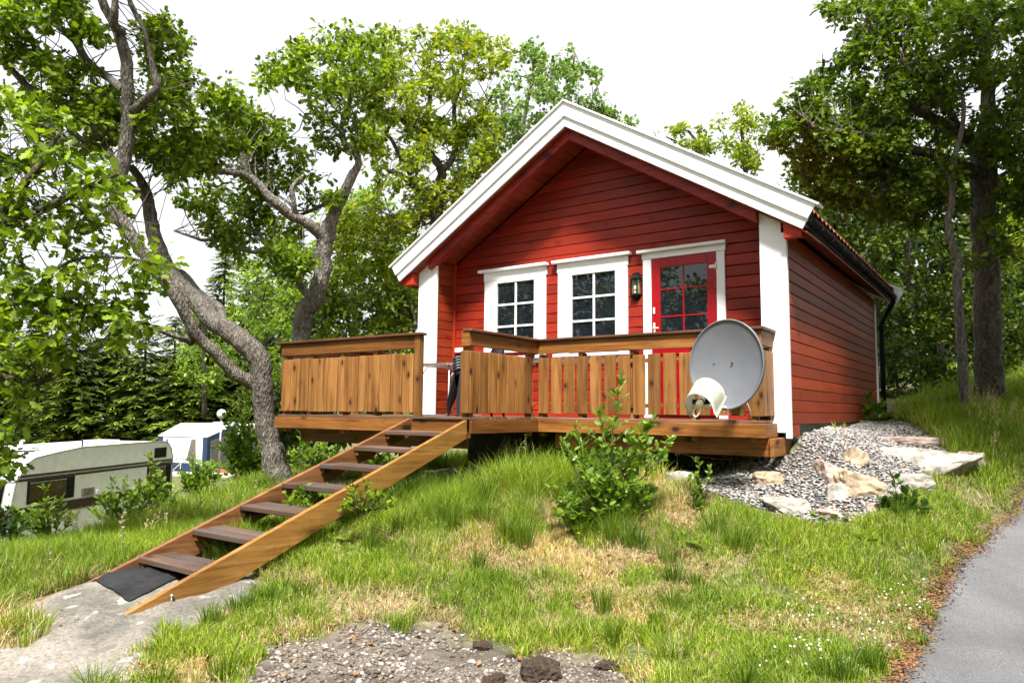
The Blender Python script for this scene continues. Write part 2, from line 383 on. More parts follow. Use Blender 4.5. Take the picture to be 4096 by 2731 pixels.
dirt2 = mixc(n, .35, dirt.outputs[0], grit.outputs[0])
# damp peat stains in the gravel
d3 = nd(n, 'ShaderNodeTexNoise', Scale=2.3, Detail=5.0); n.links.new(c0, d3.inputs['Vector']); k3 = ramp(n, d3.outputs['Fac'], [(.55, (0, 0, 0)), (.62, (1, 1, 1))])
dirt3 = mixc(n, mth(n, 'MULTIPLY', k3.outputs[0], .45), dirt2, (.05, .035, .025))
col = mixc(n, sep.outputs[0], col, dirt3); col = mixc(n, sep.outputs[1], col, mixc(n, .6, dirt.outputs[0], (.06, .06, .065)))
n.links.new(col, p.inputs['Base Color']); p.inputs['Roughness'].default_value = .95
bump(n, p, mth(n, 'ADD', a1.outputs['Fac'], mth(n, 'MULTIPLY', a2.outputs['Fac'], .5)), .9, .03)
me.materials.append(ma)
setp(link('ground', me), kind='structure')
def sheet(name, poly, step, lift, mat, rough_amp=0, sides=True, fn=None):
    x0, y0 = poly.min(0); x1, y1 = poly.max(0)
    X, Y = np.meshgrid(np.arange(x0-.1, x1+.1, step), np.arange(y0-.1, y1+.1, step))
    d = np.where(inpoly(X, Y, poly), 1, -1)*pdist(X, Y, poly)
    if fn is not None: d = d+fn(X, Y)
    Z = T(X, Y)+lift*np.clip(d/.06+.0, -2.0, 1)
    if rough_amp: Z = Z+rough_amp*(fbm(X*2.3, Y*2.3, 0, 5, 33)-.45)*np.clip(d/.3, 0, 1)
    idx = np.arange(X.size).reshape(X.shape)
    q = np.stack([idx[:-1, :-1], idx[:-1, 1:], idx[1:, 1:], idx[1:, :-1]], -1).reshape(-1, 4)
    keep = (d.ravel()[q] > -.12).any(1); q = q[keep]
    used, inv = np.unique(q, return_inverse=True)
    V = np.stack([X, Y, Z], -1).reshape(-1, 3)[used]
    me = mesh_np(name, V, inv.reshape(-1, 4), np.full(len(q), 4), mat, smooth=True)
    return setp(link(name, me), kind='structure')
# bedrock slab at the foot of the stairs
ma, n, p, o = new_mat('granite_slab'); c0 = coords(n, (1, 1, 1), False)
a1 = nd(n, 'ShaderNodeTexNoise', Scale=2.2, Detail=9.0, Roughness=.68); n.links.new(c0, a1.inputs['Vector'])
a2 = nd(n, 'ShaderNodeTexNoise', Scale=45.0, Detail=5.0, Roughness=.7); n.links.new(c0, a2.inputs['Vector'])
r1 = ramp(n, a1.outputs['Fac'], [(.3, (.10, .095, .085)), (.44, (.19, .175, .15)), (.54, (.265, .235, .20)), (.7, (.35, .315, .275))])
r2 = ramp(n, a2.outputs['Fac'], [(.36, (.55, .55, .55)), (.5, (1, 1, 1)), (.66, (1.2, 1.18, 1.12))])
col = mixc(n, 1, r1.outputs[0], r2.outputs[0], 'MULTIPLY')
a3 = nd(n, 'ShaderNodeTexNoise', Scale=6.0, Detail=6.0); n.links.new(coords(n, (1, 1, 1), False, (0, 0, 1)), a3.inputs['Vector'])
col = mixc(n, mth(n, 'MULTIPLY', ramp(n, a3.outputs['Fac'], [(.60, (0, 0, 0)), (.66, (1, 1, 1))]).outputs[0], .55), col, (.62, .62, .58))
col = mixc(n, mth(n, 'MULTIPLY', ramp(n, a3.outputs['Fac'], [(.33, (1, 1, 1)), (.40, (0, 0, 0))]).outputs[0], .5), col, (.10, .10, .085))
n.links.new(col, p.inputs['Base Color']); p.inputs['Roughness'].default_value = .85
bump(n, p, mth(n, 'ADD', a1.outputs['Fac'], mth(n, 'MULTIPLY', a2.outputs['Fac'], .25)), .7, .05)
GRANITE = ma
sheet('bedrock', ROCK, .035, .030, GRANITE, .10, fn=lambda x, y: (fbm(x*4, y*4, 0, 3, 12)-.5)*.22)
# asphalt path
ma, n, p, o = new_mat('old_asphalt'); c0 = coords(n, (1, 1, 1), False)
a1 = nd(n, 'ShaderNodeTexNoise', Scale=160.0, Detail=3.0); n.links.new(c0, a1.inputs['Vector'])
a2 = nd(n, 'ShaderNodeTexNoise', Scale=1.6, Detail=5.0); n.links.new(c0, a2.inputs['Vector'])
vo = nd(n, 'ShaderNodeTexVoronoi', Scale=95.0); n.links.new(c0, vo.inputs['Vector'])
r1 = ramp(n, a1.outputs['Fac'], [(.3, (.065, .065, .07)), (.5, (.145, .145, .155)), (.7, (.27, .27, .28))])
r2 = ramp(n, a2.outputs['Fac'], [(.3, (.82, .82, .82)), (.7, (1.15, 1.15, 1.15))])
n.links.new(mixc(n, 1, r1.outputs[0], r2.outputs[0], 'MULTIPLY'), p.inputs['Base Color']); p.inputs['Roughness'].default_value = .85
bump(n, p, mth(n, 'ADD', vo.outputs['Distance'], a1.outputs['Fac']), .6, .006)
sheet('path', PATH, .06, .012, ma, 0, fn=lambda x, y: (fbm(x*7, y*7, 0, 3, 15)-.5)*.12)

# ------------------------------------------------------------------ cabin
XL, XR, XC = -7.33, -2.02, -4.675
YC, YW, YF = 7.96, 8.43, 13.66
SL = 0.6087; ZA = 3.998     # roof slope, apex of the barge cap line
PB, Z0 = .1298, .0155
cabin = thing('red_cabin', 'red timber cabin with white gable boards, white framed windows and an orange tiled roof', 'cabin', (XC, YC, -.1))
def siding(mb, axis, c, u0, u1, zlo, zhi, face, top=None, th=.022, PB=PB):
    """stack of horizontal boards; axis 'x': wall at y=c running in x; 'y': wall at x=c running in y. face = +-1 outward"""
    k0 = math.floor((zlo-Z0)/PB); z = Z0+k0*PB
    while z < zhi:
        a, b = max(z+.004, zlo), min(z+PB-.005, zhi)
        if b-a > .012:
            ua0, ua1, ub0, ub1 = u0, u1, u0, u1
            if top:
                h = lambda zz: (top-zz)/SL
                ua0, ua1 = max(u0, XC-h(a)), min(u1, XC+h(a)); ub0, ub1 = max(u0, XC-h(b)), min(u1, XC+h(b))
                if ub1-ub0 < .03: break
            t0, t1 = c, c+face*th
            if axis == 'x': pts = [(ua0, t1, a), (ua1, t1, a), (ub1, t1, b), (ub0, t1, b)]; vec = (0, -face*th, 0)
            else: pts = [(t1, ua0, a), (t1, ua1, a), (t1, ub1, b), (t1, ub0, b)]; vec = (-face*th, 0, 0)
            mb.prism(pts, vec, .005)
        z += PB
w = MB(); siding(w, 'x', YW, -7.03, XR-.03, -.10, 3.6, -1, top=3.62, PB=.1333); w.build('front_wall', REDX, cabin)
w = MB(); siding(w, 'y', XR-.012, YC+.02, YF, -.112, 1.98, 1); w.build('side_wall', REDY, cabin)
w = MB(); siding(w, 'y', -7.04, YC+.03, YW-.024, -.10, 2.2, 1, PB=.1316); w.build('porch_side_wall', REDY, cabin)
w = MB(); siding(w, 'y', XL+.02, YC+.02, YF, -.112, 1.98, -1); w.build('side_wall', REDY, cabin)
w = MB(); siding(w, 'x', YF, XL+.02, XR-.02, -.10, 3.6, 1, top=3.62); w.build('rear_wall', REDX, cabin)
DARKIN = paint('dark_lining', (.02, .008, .006), .9)
w = MB(); w.prism([(-7.07, YW+.003, -.1), (XR-.04, YW+.003, -.1), (XR-.04, YW+.003, 1.98), (XC, YW+.003, 3.60), (-7.07, YW+.003, 2.2)], (0, .08, 0))
w.box(XR-.08, XR-.014, YC+.10, YF-.03, -.112, 1.98); w.box(XL+.03, XL+.09, YC+.03, YF-.03, -.112, 1.98); w.box(-7.10, -7.043, YC+.03, YW, -.1, 2.3)
w.box(XL+.09, XR-.08, YF-.08, YF-.01, -.112, 1.98)
w.build('wall_core', DARKIN, cabin)
w = MB(); w.box(XR-.16, XR-.045, YC+.40, YF-.02, -.75, -.112); w.box(XL+.05, XL+.16, YC+2.6, YF-.02, -1.2, -.112); w.box(XL+.16, XR-.16, YF-.12, YF-.02, -.9, -.112)
w.build('foundation', CONC, cabin)
w = MB(); w.box(XR-.04, XR+.006, YC+.02, YC+.40, -.245, -.115, .004); w.build('sill_board', REDY, cabin)
# foundation wall closing the view under the cabin, coloured dark for the shade
w = MB(); w.box(XL+.17, XR-.17, YC+1.0, YC+1.1, -1.1, -.13); w.build('shade_foundation_wall', paint('foundation_shade', (.09, .08, .07), .9, .3, bscale=20, bs=.8), cabin)
# white corner posts
w = MB(); w.box(XL, XL+.235, YC-.022, YC, -.20, 2.36, .003); w.box(XL+.238, -6.985, YC-.016, YC+.03, -.20, 2.36, .003); w.build('corner_post', WHITE, cabin)
w = MB(); w.box(XR-.262, XR-.032, YC-.022, YC, -.20, 2.31, .003); w.box(XR-.030, XR+.024, YC-.030, YC+.035, -.26, 1.95, .003); w.build('corner_post', WHITE, cabin)
w = MB(); w.box(XR-.03, XR+.024, YF, YF+.10, -.12, 1.9, .003); w.build('corner_trim', WHITE, cabin)
w = MB(); w.box(-7.016, -6.974, YW-.06, YW-.026, -.07, 2.25, .003); w.build('corner_trim', REDZ, cabin)
# barge boards and cap, front and rear
YB = 7.76
def barge(y, parent, mat, half=3.03):
    n_ = Vector((SL, 0, 1)).normalized()
    for sgn in (-1, 1):
        def pt(s, drop):  # s = horizontal distance from the ridge along the slope, drop = perpendicular drop from cap line
            c = math.cos(math.atan(SL)); sn = math.sin(math.atan(SL))
            return Vector((XC+sgn*(s-drop*sn), 0, ZA-SL*s-drop*c))
        def band(d0, d1, y0, y1, nm, m_, ext=0):
            # upper edge at drop d0, lower at d1; mitred at ridge
            c = math.cos(math.atan(SL))
            a0 = Vector((XC, y0, ZA-d0/c)); a1 = Vector((XC, y0, ZA-d1/c))
            e0 = pt(half+ext, d0); e1 = pt(half+ext, d1); e0.y = y0; e1.y = y0
            w = MB(); w.prism([a0, e0, e1, a1], (0, y1-y0, 0), .003); w.build(nm, m_, parent)
        band(0.0, .162, y-.028*1, y, 'barge_board', mat)
        band(.156, .275, y-.002, y+.026, 'barge_board', mat)
        band(-.022, 0.0, y-.055, y+.16, 'barge_cap', mat, .03)
barge(YB, cabin, WHITE)
barge(13.96, cabin, WHITE, 3.10)
# red fascia beam behind the barge boards, following the slope
for sgn in (-1, 1):
    w = MB(); c = math.cos(math.atan(SL))
    xe = (XC-2.405) if sgn < 0 else (XC+2.39)
    z_in = 3.535
    w.prism([(XC, YC-.10, z_in+.19), (xe, YC-.10, z_in+.19-SL*abs(xe-XC)), (xe, YC-.10, z_in-SL*abs(xe-XC)), (XC, YC-.10, z_in)], (0, .13, 0), .004)
    w.build('gable_beam', wood_mat('red_beam_%s' % ('l' if sgn < 0 else 'r'), 0, (.36, .03, .014), (.28, .018, .01), (.15, .008, .006), kscale=.6), cabin)
for a_, b_ in ((XR+.026, XR+.21), (XL-.21, XL-.004)): w = MB(); w.box(a_, b_, YC-.14, YC-.03, 1.86, 2.03, .004); w.build('plate_end', REDX, cabin)
# soffit boards (run along the slope direction underside, gaps across)
for sgn in (-1, 1):
    w = MB(); s = 0
    while s < 2.95:
        a, b = s+.003, min(s+.118, 2.93)
        z0_, z1_ = 3.66-SL*a, 3.66-SL*b
        w.prism([(XC+sgn*a, YB+.03, z0_), (XC+sgn*b, YB+.03, z1_), (XC+sgn*b, YB+.03, z1_+.02), (XC+sgn*a, YB+.03, z0_+.02)], (0, YW-YB-.03, 0))
        s += .121
    w.build('porch_soffit', REDY, cabin)
# roof slabs with underlay and tiles
for sgn in (-1, 1):
    w = MB(); w.prism([(XC, YB+.01, 3.95), (XC+sgn*2.93, YB+.01, 3.95-SL*2.93), (XC+sgn*2.93, YB+.01, 3.71-SL*2.93), (XC, YB+.01, 3.71)], (0, 13.92-YB-.01, 0)); w.build('roof_deck', DARKIN, cabin)
    ny = 650; ns = 24
    ys = np.linspace(YB+.045, 13.90, ny); ss = np.linspace(0.02, 2.955, ns*3)
    Yg, Sg = np.meshgrid(ys, ss)
    row = (Sg/2.955*9) % 1.0
    wave = np.abs(np.sin(np.pi*Yg/.2))**.7*.045
    Zg = 3.975-SL*Sg+wave-.05+.018*(row)
    Xg = XC+sgn*Sg
    V = np.stack([Xg, Yg, Zg], -1).reshape(-1, 3); V2 = V-np.array([0, 0, .02])
    idx = np.arange(Xg.size).reshape(Xg.shape)
    q = np.stack([idx[:-1, :-1], idx[:-1, 1:], idx[1:, 1:], idx[1:, :-1]], -1).reshape(-1, 4)
    e = idx[-1]; side = np.stack([e[:-1], e[1:], e[1:]+len(V), e[:-1]+len(V)], -1)
    qq = np.vstack([q, q[:, ::-1]+len(V), side])
    link('tile_covering', mesh_np('tile_covering', np.vstack([V, V2]), qq, np.full(len(qq), 4), TILE, smooth=True), cabin)
w = MB(); w.tube([(XC, YB+.05, 3.985), (XC, 13.9, 3.985)], .06, 10); w.build('ridge_tile', TILE, cabin)
# eaves soffit, gutter, downpipe
for sgn, xw in ((1, XR), (-1, XL)):
    w = MB(); x0, x1 = sorted((xw-sgn*.02, XC+sgn*2.90)); w.prism([(xw-sgn*.02, YC+.01, 3.70-SL*abs(xw-sgn*.02-XC)-.02), (XC+sgn*2.92, YC+.01, 3.70-SL*2.92-.02), (XC+sgn*2.92, YC+.01, 3.70-SL*2.92), (xw-sgn*.02, YC+.01, 3.70-SL*abs(xw-sgn*.02-XC))], (0, 6.1, 0)); w.build('eaves_soffit', REDY, cabin)
    w = MB(); gxx = XC+sgn*2.945; gz = 2.045
    rings = []
    for y in (YB+.06, 13.88):
        rings.append([w.bm.verts.new((gxx+.058*math.cos(a), y, gz+.058*math.sin(a)-.01)) for a in np.linspace(math.pi, 2*math.pi, 10)]+[w.bm.verts.new((gxx+.051*math.cos(a), y, gz+.051*math.sin(a)-.01)) for a in np.linspace(2*math.pi, math.pi, 10)])
    for k in range(20): w.bm.faces.new([rings[0][k], rings[0][(k+1) % 20], rings[1][(k+1) % 20], rings[1][k]])
    for y in np.arange(YB+.4, 13.8, .58): w.box(gxx-.064, gxx+.064, y, y+.03, gz-.075, gz-.068); w.box(gxx+.058, gxx+.064, y, y+.03, gz-.07, gz+.0)
    w.build('gutter', BLACKM, cabin)
gx_ = XC+2.945
w = MB(); w.tube([(gx_, 13.80, 2.03), (gx_, 13.80, 1.93), (gx_-.05, 13.81, 1.84), (XR+.13, 13.86, 1.66), (XR+.085, 13.84, 1.55), (XR+.08, 13.84, 0.0)], .042, 12); w.box(XR+.02, XR+.13, 13.82, 13.86, 1.48, 1.51); w.box(XR+.02, XR+.13, 13.82, 13.86, .35, .38); w.build('downpipe', BLACKM, cabin)
# windows; with door, lantern and socket, coordinates scaled up about the camera
def window(x0, x1, capx0, capx1, gx0, gx1, mid, bars, gz0, gz1):
    yf = YW-.022
    w = MB()
    w.box(x0, gx0-.055, yf-.030, yf, 0.750, 1.894, .003); w.box(gx1+.055, x1, yf-.030, yf, 0.750, 1.894, .003)
    w.box(x0-.012, x1+.012, yf-.034, yf, 1.896, 2.025, .003); w.box(x0, x1, yf-.030, yf, 0.673, 0.748, .003)
    fr = w.build('window', WHITE, cabin)
    w = MB(); w.prism([(capx0, yf-.085, 2.027), (capx1, yf-.085, 2.027), (capx1, yf, 2.027), (capx0, yf, 2.027)], (0, 0, .040), .004); w.build('head_cap', WHITE, fr)
    w = MB(); w.box(capx0+.02, capx1-.02, yf-.075, yf-.030, 0.734, 0.775, .004); w.build('sill', WHITE, fr)
    w = MB(); a, b = gx0-.052, gx1+.052
    w.box(a, gx0, yf-.042, yf, gz0-.055, gz1+.042, .004); w.box(gx1, b, yf-.042, yf, gz0-.055, gz1+.042, .004)
    w.box(gx0, gx1, yf-.042, yf, gz1, gz1+.042, .003); w.box(gx0, gx1, yf-.042, yf, gz0-.055, gz0, .003); w.build('sash', WHITE, fr)
    w = MB(); w.box(mid-.014, mid+.014, yf-.030, yf-.008, gz0, gz1, .003)
    for z in bars: w.box(gx0, mid-.0145, yf-.029, yf-.008, z-.014, z+.014, .003); w.box(mid+.0145, gx1, yf-.029, yf-.008, z-.014, z+.014, .003)
    w.build('glazing_bar', WHITE, fr)
    w = MB(); w.box(gx0-.005, gx1+.005, yf-.012, yf-.002, gz0-.005, gz1+.005); w.build('glass', GLASS, fr)
window(-6.421, -5.352, -6.514, -5.319, -6.186, -5.539, -5.861, (1.527, 1.209), 0.888, 1.848)
window(-5.152, -4.099, -5.227, -4.046, -4.926, -4.271, -4.593, (1.527, 1.209), 0.888, 1.844)
# door
yf = YW-.022; w = MB()
w.box(-3.880, -3.768, yf-.030, yf, -.068, 1.936, .003); w.box(-2.924, -2.821, yf-.030, yf, -.068, 1.936, .003); w.box(-3.893, -2.808, yf-.034, yf, 1.938, 2.015, .003)
dr = w.build('door_frame', WHITE, cabin)
w = MB(); w.box(-3.948, -2.791, yf-.085, yf, 2.017, 2.056, .004); w.build('head_cap', WHITE, dr)
w = MB()
w.box(-3.765, -3.647, yf-.022, yf+.01, -.03, 1.933, .003); w.box(-3.045, -2.927, yf-.022, yf+.01, -.03, 1.933, .003); w.box(-3.647, -3.046, yf-.022, yf+.01, 1.813, 1.933, .003)
w.box(-3.647, -3.046, yf-.022, yf+.01, 0.719, 0.852, .003); w.box(-3.647, -3.046, yf-.022, yf+.01, -.03, .12, .003); w.box(-3.645, -3.048, yf-.010, yf+.006, .12, 0.719)
w.box(-3.491, -3.204, yf-.015, yf+.006, .20, 0.637, .008)
door = w.build('door', DOORRED, cabin)
w = MB(); w.box(-3.356, -3.337, yf-.018, yf-.006, 0.852, 1.813, .003)
for z in (1.534, 1.189): w.box(-3.647, -3.356, yf-.017, yf-.006, z-.009, z+.009, .002); w.box(-3.337, -3.045, yf-.017, yf-.006, z-.009, z+.009, .002)
w.build('glazing_bar', DOORRED, door)
w = MB(); w.box(-3.651, -3.041, yf-.009, yf-.001, 0.848, 1.817); w.build('glass', GLASS, door)
w = MB(); w.box(-3.746, -3.719, yf-.032, yf-.022, 1.232, 1.314, .004); w.build('lock_plate', CREAM, door)
w = MB(); w.box(-3.746, -3.719, yf-.030, yf-.022, 0.955, 1.119, .004); w.tube([(-3.731, yf-.03, 1.047), (-3.731, yf-.07, 1.047), (-3.655, yf-.072, 1.047)], .009, 8); w.build('handle', CREAM, door)
for z in (1.756, .15):
    w = MB(); w.box(-3.014, -2.939, yf-.034, yf-.0225, z-.022, z+.022, .004); w.tube([(-2.928, yf-.034, z-.045), (-2.928, yf-.034, z+.045)], .011, 8); w.build('hinge', CREAM, door)

# wall lantern
LX, LZ = -3.985, 1.592; ly = YW-.022
lan = thing('wall_lantern', 'black half lantern with clear panes between the right window and the door', 'lantern', (LX, ly, LZ))
def half(r, z): return [(LX+r*math.cos(a), ly-r*math.sin(a), z) for a in (0, math.pi/3, 2*math.pi/3, math.pi)]
w = MB(); w.box(LX-.05, LX+.05, ly-.008, ly, 1.438, 1.787, .002)
prof = [(.083, 1.699), (.085, 1.713), (.055, 1.746), (.030, 1.761), (.030, 1.774), (.012, 1.795)]
for (r0, z0), (r1, z1) in zip(prof[:-1], prof[1:]):
    A, B = [w.bm.verts.new(p_) for p_ in half(r0, z0)], [w.bm.verts.new(p_) for p_ in half(r1, z1)]
    for k in range(3): w.bm.faces.new([A[k], A[k+1], B[k+1], B[k]])
    w.bm.faces.new(A[::-1]); w.bm.faces.new(B)
w.build('roof_cap', BLACKM, lan)
w = MB()
for (r0, z0), (r1, z1) in (((.018, 1.422), (.072, 1.479)), ((.072, 1.479), (.083, 1.494)), ((.083, 1.494), (.079, 1.506))):
    A, B = [w.bm.verts.new(p_) for p_ in half(r0, z0)], [w.bm.verts.new(p_) for p_ in half(r1, z1)]
    for k in range(3): w.bm.faces.new([A[k], A[k+1], B[k+1], B[k]])
    w.bm.faces.new(A[::-1]); w.bm.faces.new(B)
w.build('base_cup', BLACKM, lan)
w = MB(); H0, H1 = half(.078, 1.505), half(.078, 1.701)
for a_, b_ in zip(H0, H1): w.beam(a_, b_, .011, .011, (0, 1, 0))
w.build('frame_bars', BLACKM, lan)
g_ = bpy.data.materials.new('lantern_glass'); g_.use_nodes = True; nn = g_.node_tree; nn.nodes.clear()
oo = nn.nodes.new('ShaderNodeOutputMaterial'); mx = nn.nodes.new('ShaderNodeMixShader'); tr = nn.nodes.new('ShaderNodeBsdfTransparent'); gl = nn.nodes.new('ShaderNodeBsdfGlossy'); gl.inputs['Roughness'].default_value = .05
tr.inputs['Color'].default_value = (.92, .93, .9, 1)
mx.inputs[0].default_value = .15; nn.links.new(tr.outputs[0], mx.inputs[1]); nn.links.new(gl.outputs[0], mx.inputs[2]); nn.links.new(mx.outputs[0], oo.inputs[0])
w = MB(); A, B = [w.bm.verts.new(p_) for p_ in half(.074, 1.507)], [w.bm.verts.new(p_) for p_ in half(.074, 1.699)]
for k in range(3): w.bm.faces.new([A[k], A[k+1], B[k+1], B[k]])
w.build('pane', g_, lan)
w = MB(); w.prism([(LX-.062, ly-.009, 1.515), (LX+.062, ly-.009, 1.515), (LX+.045, ly-.012, 1.684), (LX-.045, ly-.012, 1.684)], (0, -.003, 0)); w.build('reflector', BRASS, lan)
w = MB(); w.tube([(LX, ly-.035, 1.507), (LX, ly-.035, 1.540)], .016, 10); w.tube([(LX, ly-.035, 1.540), (LX, ly-.035, 1.571), (LX, ly-.035, 1.602), (LX, ly-.035, 1.617)], [.012, .022, .02, .008], 12); w.build('bulb', CREAM, lan)
s_ = thing('outdoor_socket', 'small white socket box on the red wall beside the porch corner', 'socket', (-6.885, ly, 0.898))
w = MB(); w.box(-6.958, -6.812, ly-.05, ly, 0.857, 0.940, .014); w.build('housing', CREAM, s_)
w = MB(); w.box(-6.95, -6.82, ly-.058, ly-.0505, 0.871, 0.932, .005); w.build('flap', WHITE, s_)
# ------------------------------------------------------------------ deck
def onY(vx, vy, Yv):
    d = ray(vx, vy); return d*(Yv/d[1])
DX0, DX1, DX2, DY0, DY1, DY2 = -8.18, -4.89, -2.16, 6.145, 7.50, 8.75
FZ = -.072
deck = thing('wooden_deck', 'brown stained wooden deck on posts wrapped around the front of the cabin', 'deck', (-5.5, 7.3, FZ))
w = MB(); y = DY0+.002
while y < DY2:
    y1 = y+.117
    if y1 < DY1: w.box(DX0, DX1, y, y1, FZ-.028, FZ, .004)
    elif y < YC-.16: w.box(DX0, DX2, y, y1, FZ-.028, FZ, .004)
    else:
        w.box(DX0, XL-.03, y, y1, FZ-.028, FZ, .004)
        if y1 < YW+.05: w.box(-6.97, XR-.28, y, y1, FZ-.028, FZ, .004)
    y += .121
w.build('floor', wood_mat('deck_floor', 0, (.27, .16, .11), (.18, .10, .065), (.09, .05, .035), knots=False, rough=.6), deck)
F0, F1 = -.249, -.102
w = MB(); w.box(DX0-.022, -5.80, DY0-.030, DY0-.002, F0, F1, .004); w.box(-5.80+.003, -4.955, DY0+.0, DY0+.028, F0, F1, .004); w.build('fascia_board', WOOD_X, deck)
w = MB(); w.box(DX1-.002, DX1+.028, DY0-.002, DY1-.031, F0, F1, .004); w.build('fascia_board', WOOD_Y, deck)
w = MB(); w.box(DX1-.002, DX2+.028, DY1-.030, DY1-.002, F0, F1, .004); w.build('fascia_board', WOOD_X, deck)
w = MB(); w.box(DX2-.002, DX2+.028, DY1-.001, YC-.035, F0, F1, .004); w.build('fascia_board', WOOD_Y, deck)
w = MB(); w.box(DX0-.022, DX0+.004, DY0, DY2, F0, F1, .004); w.build('fascia_board', WOOD_Y, deck)
# beams and posts below
w = MB(); w.box(-4.70, -2.13, 7.60, 7.648, -.440, -.252, .004); w.build('beam', WOOD_X, deck)
w = MB(); w.box(-2.12, -2.075, 7.56, 8.25, -.440, -.252, .004); w.build('beam', WOOD_Y, deck)
w = MB(); w.box(-7.95, -5.10, 6.36, 6.41, -.425, -.255, .004); w.build('beam', WOOD_X, deck)
for x in np.arange(-7.9, -2.3, .6): w = MB(); w.box(x, x+.045, (6.42 if x < -5.0 else 7.66), YC+.2, -.25, -.105); w.build('joist', DARKIN, deck)
def post(x, y, ztop, parent, wd=.11):
    w = MB(); w.box(x-wd/2, x+wd/2, y-wd/2, y+wd/2, float(T(x, y))-.1, ztop, .005); return w.build('support_post', WOOD_Z, parent, org=(x, y, float(T(x, y))))
for x, y, z in ((-6.78, 6.50, -.26), (-7.85, 8.3, -.26), (-4.3, 8.0, -.25)): post(x, y, z, deck)
SLAT = None
def slat(parent, x, y, rot, wid, z0=-.027, h=.68):
    global SLAT
    if SLAT is None:
        w = MB(); w.box(-.5, .5, 0, .02, 0, .68); SLAT = []
        w.bm.free()
    key = round(wid, 2)
    me = bpy.data.meshes.get('slat_%.2f' % key)
    if me is None:
        w = MB(); w.box(-wid/2, wid/2, 0, .021, 0, h, .004); me = w.mesh('slat_%.2f' % key, WOOD_Z)
    o = bpy.data.objects.new('slat', me); COL.objects.link(o); o.parent = parent
    po = worg(parent); dz = random.uniform(-.004, .004)
    o.location = (x-po.x, y-po.y, z0+dz-po.z); o.rotation_euler = (0, random.uniform(-.004, .004), rot)
    return o
def railing(ax, ay, bx, by, nx, ny, widths, posts, capmat, boardmat, slat_in=0.0, capext=(0, 0), label=None):
    """section from A to B, outward normal (nx,ny)"""
    L = math.hypot(bx-ax, by-ay); ux, uy = (bx-ax)/L, (by-ay)/L
    P = lambda s, t, z: (ax+ux*s+nx*t, ay+uy*s+ny*t, z)
    def bx_(s0, s1, t0, t1, z0, z1, w, bev=.004):
        w.prism([P(s0, t0, z0), P(s1, t0, z0), P(s1, t1, z0), P(s0, t1, z0)], (0, 0, z1-z0), bev)
    w = MB(); bx_(0, L, -.036, 0, .706, .861, w); r = w.build('railing', boardmat, deck)
    if label: r['label'] = label
    w = MB(); bx_(-capext[0], L+capext[1], -.095, .035, .8625, .893, w, .006); w.build('cap_board', capmat, r)
    w = MB()
    for z in (.585, .075): bx_(.02, L-.02, -.052, -.022, z-.022, z+.022, w, .002)
    w.build('batten', boardmat, r)
    for s in posts:
        w = MB(); bx_(s-.037, s+.037, -.127, -.0535, -.30, .7045, w, .004) ; w.build('post', WOOD_Z, r, org=P(s, -.09, -.3))
        for za, zb in ((-.10, -.02), (.66, .704)): w = MB(); bx_(s-.030, s+.030, -.0525, -.0225, za, zb, w, .002); w.build('spacer', WOOD_Z, r)
    ang = math.atan2(uy, ux)
    for s, wd in widths:
        x, y, _ = P(s, 0, 0)
        # slat local y thickness goes inward
        inward = (-nx, -ny); c = (-math.sin(ang), math.cos(ang))
        sg = 1 if (c[0]*inward[0]+c[1]*inward[1]) > 0 else -1
        slat(r, x, y, ang if sg > 0 else ang+math.pi, wd)
    return r
W1_ = []; s = .02
pit = 2.40/13
for k in range(13): W1_.append((.055+pit*(k+.5), .17))
r1 = railing(DX0, DY0, -5.70, DY0, 0, -1, W1_, (.10, .62, 1.22, 1.80), CAPM, WOOD_X, capext=(.05, .09), label='railing left of the stairs')
# end post at the opening
w = MB(); w.box(-5.715, -5.635, DY0-.004, DY0+.075, -.30, .861, .004); w.build('post', WOOD_Z, r1)
W2_ = [(.075, .15)]+[(.248+.176*k, .160) for k in range(7) if .248+.176*k < 1.30]
r2 = railing(DX1, DY0, DX1, DY1, 1, 0, W2_, (.06, 1.28), CAPY, WOOD_Y, capext=(.03, -.03), label='short railing running back beside the stairs')
w = MB(); w.box(DX1-.115, DX1-.002, DY0-.018, DY0-.0005, .706, .861, .003); w.build('end_board', WOOD_X, r2)
slat(r2, DX1-.06, DY0-.024, 0, .115)
W3_ = []; s = .111
for k in range(15): W3_.append((s, .15)); s += .181+.0006*k
r3 = railing(DX1-.036, DY1+.002, DX2, DY1+.002, 0, -1, W3_, (.06, .62, 1.30, 2.02, 2.66), CAPM, WOOD_X, capext=(.05, .035), label='long front railing behind the satellite dish')
W4_ = [(.05, .15), (.215, .15), (.345, .10)]
r4 = railing(DX2, DY1+.040, DX2, YC-.03, 1, 0, W4_, (.35,), CAPY, WOOD_Y, capext=(-.036, 0), label='short railing returning to the right white corner post')
W5_ = [(.08+.182*k, .16) for k in range(14)]
r5 = railing(DX0, DY2, DX0, DY0, -1, 0, W5_, (.4, 1.3, 2.2), CAPY, WOOD_Y, label='side railing at the far left end of the deck')
W6_ = [(.08+.182*k, .16) for k in range(4)]
r6 = railing(XL-.02, DY2, DX0, DY2, 0, 1, W6_, (.4,), CAPM, WOOD_X, label='rear railing beside the cabin wall')
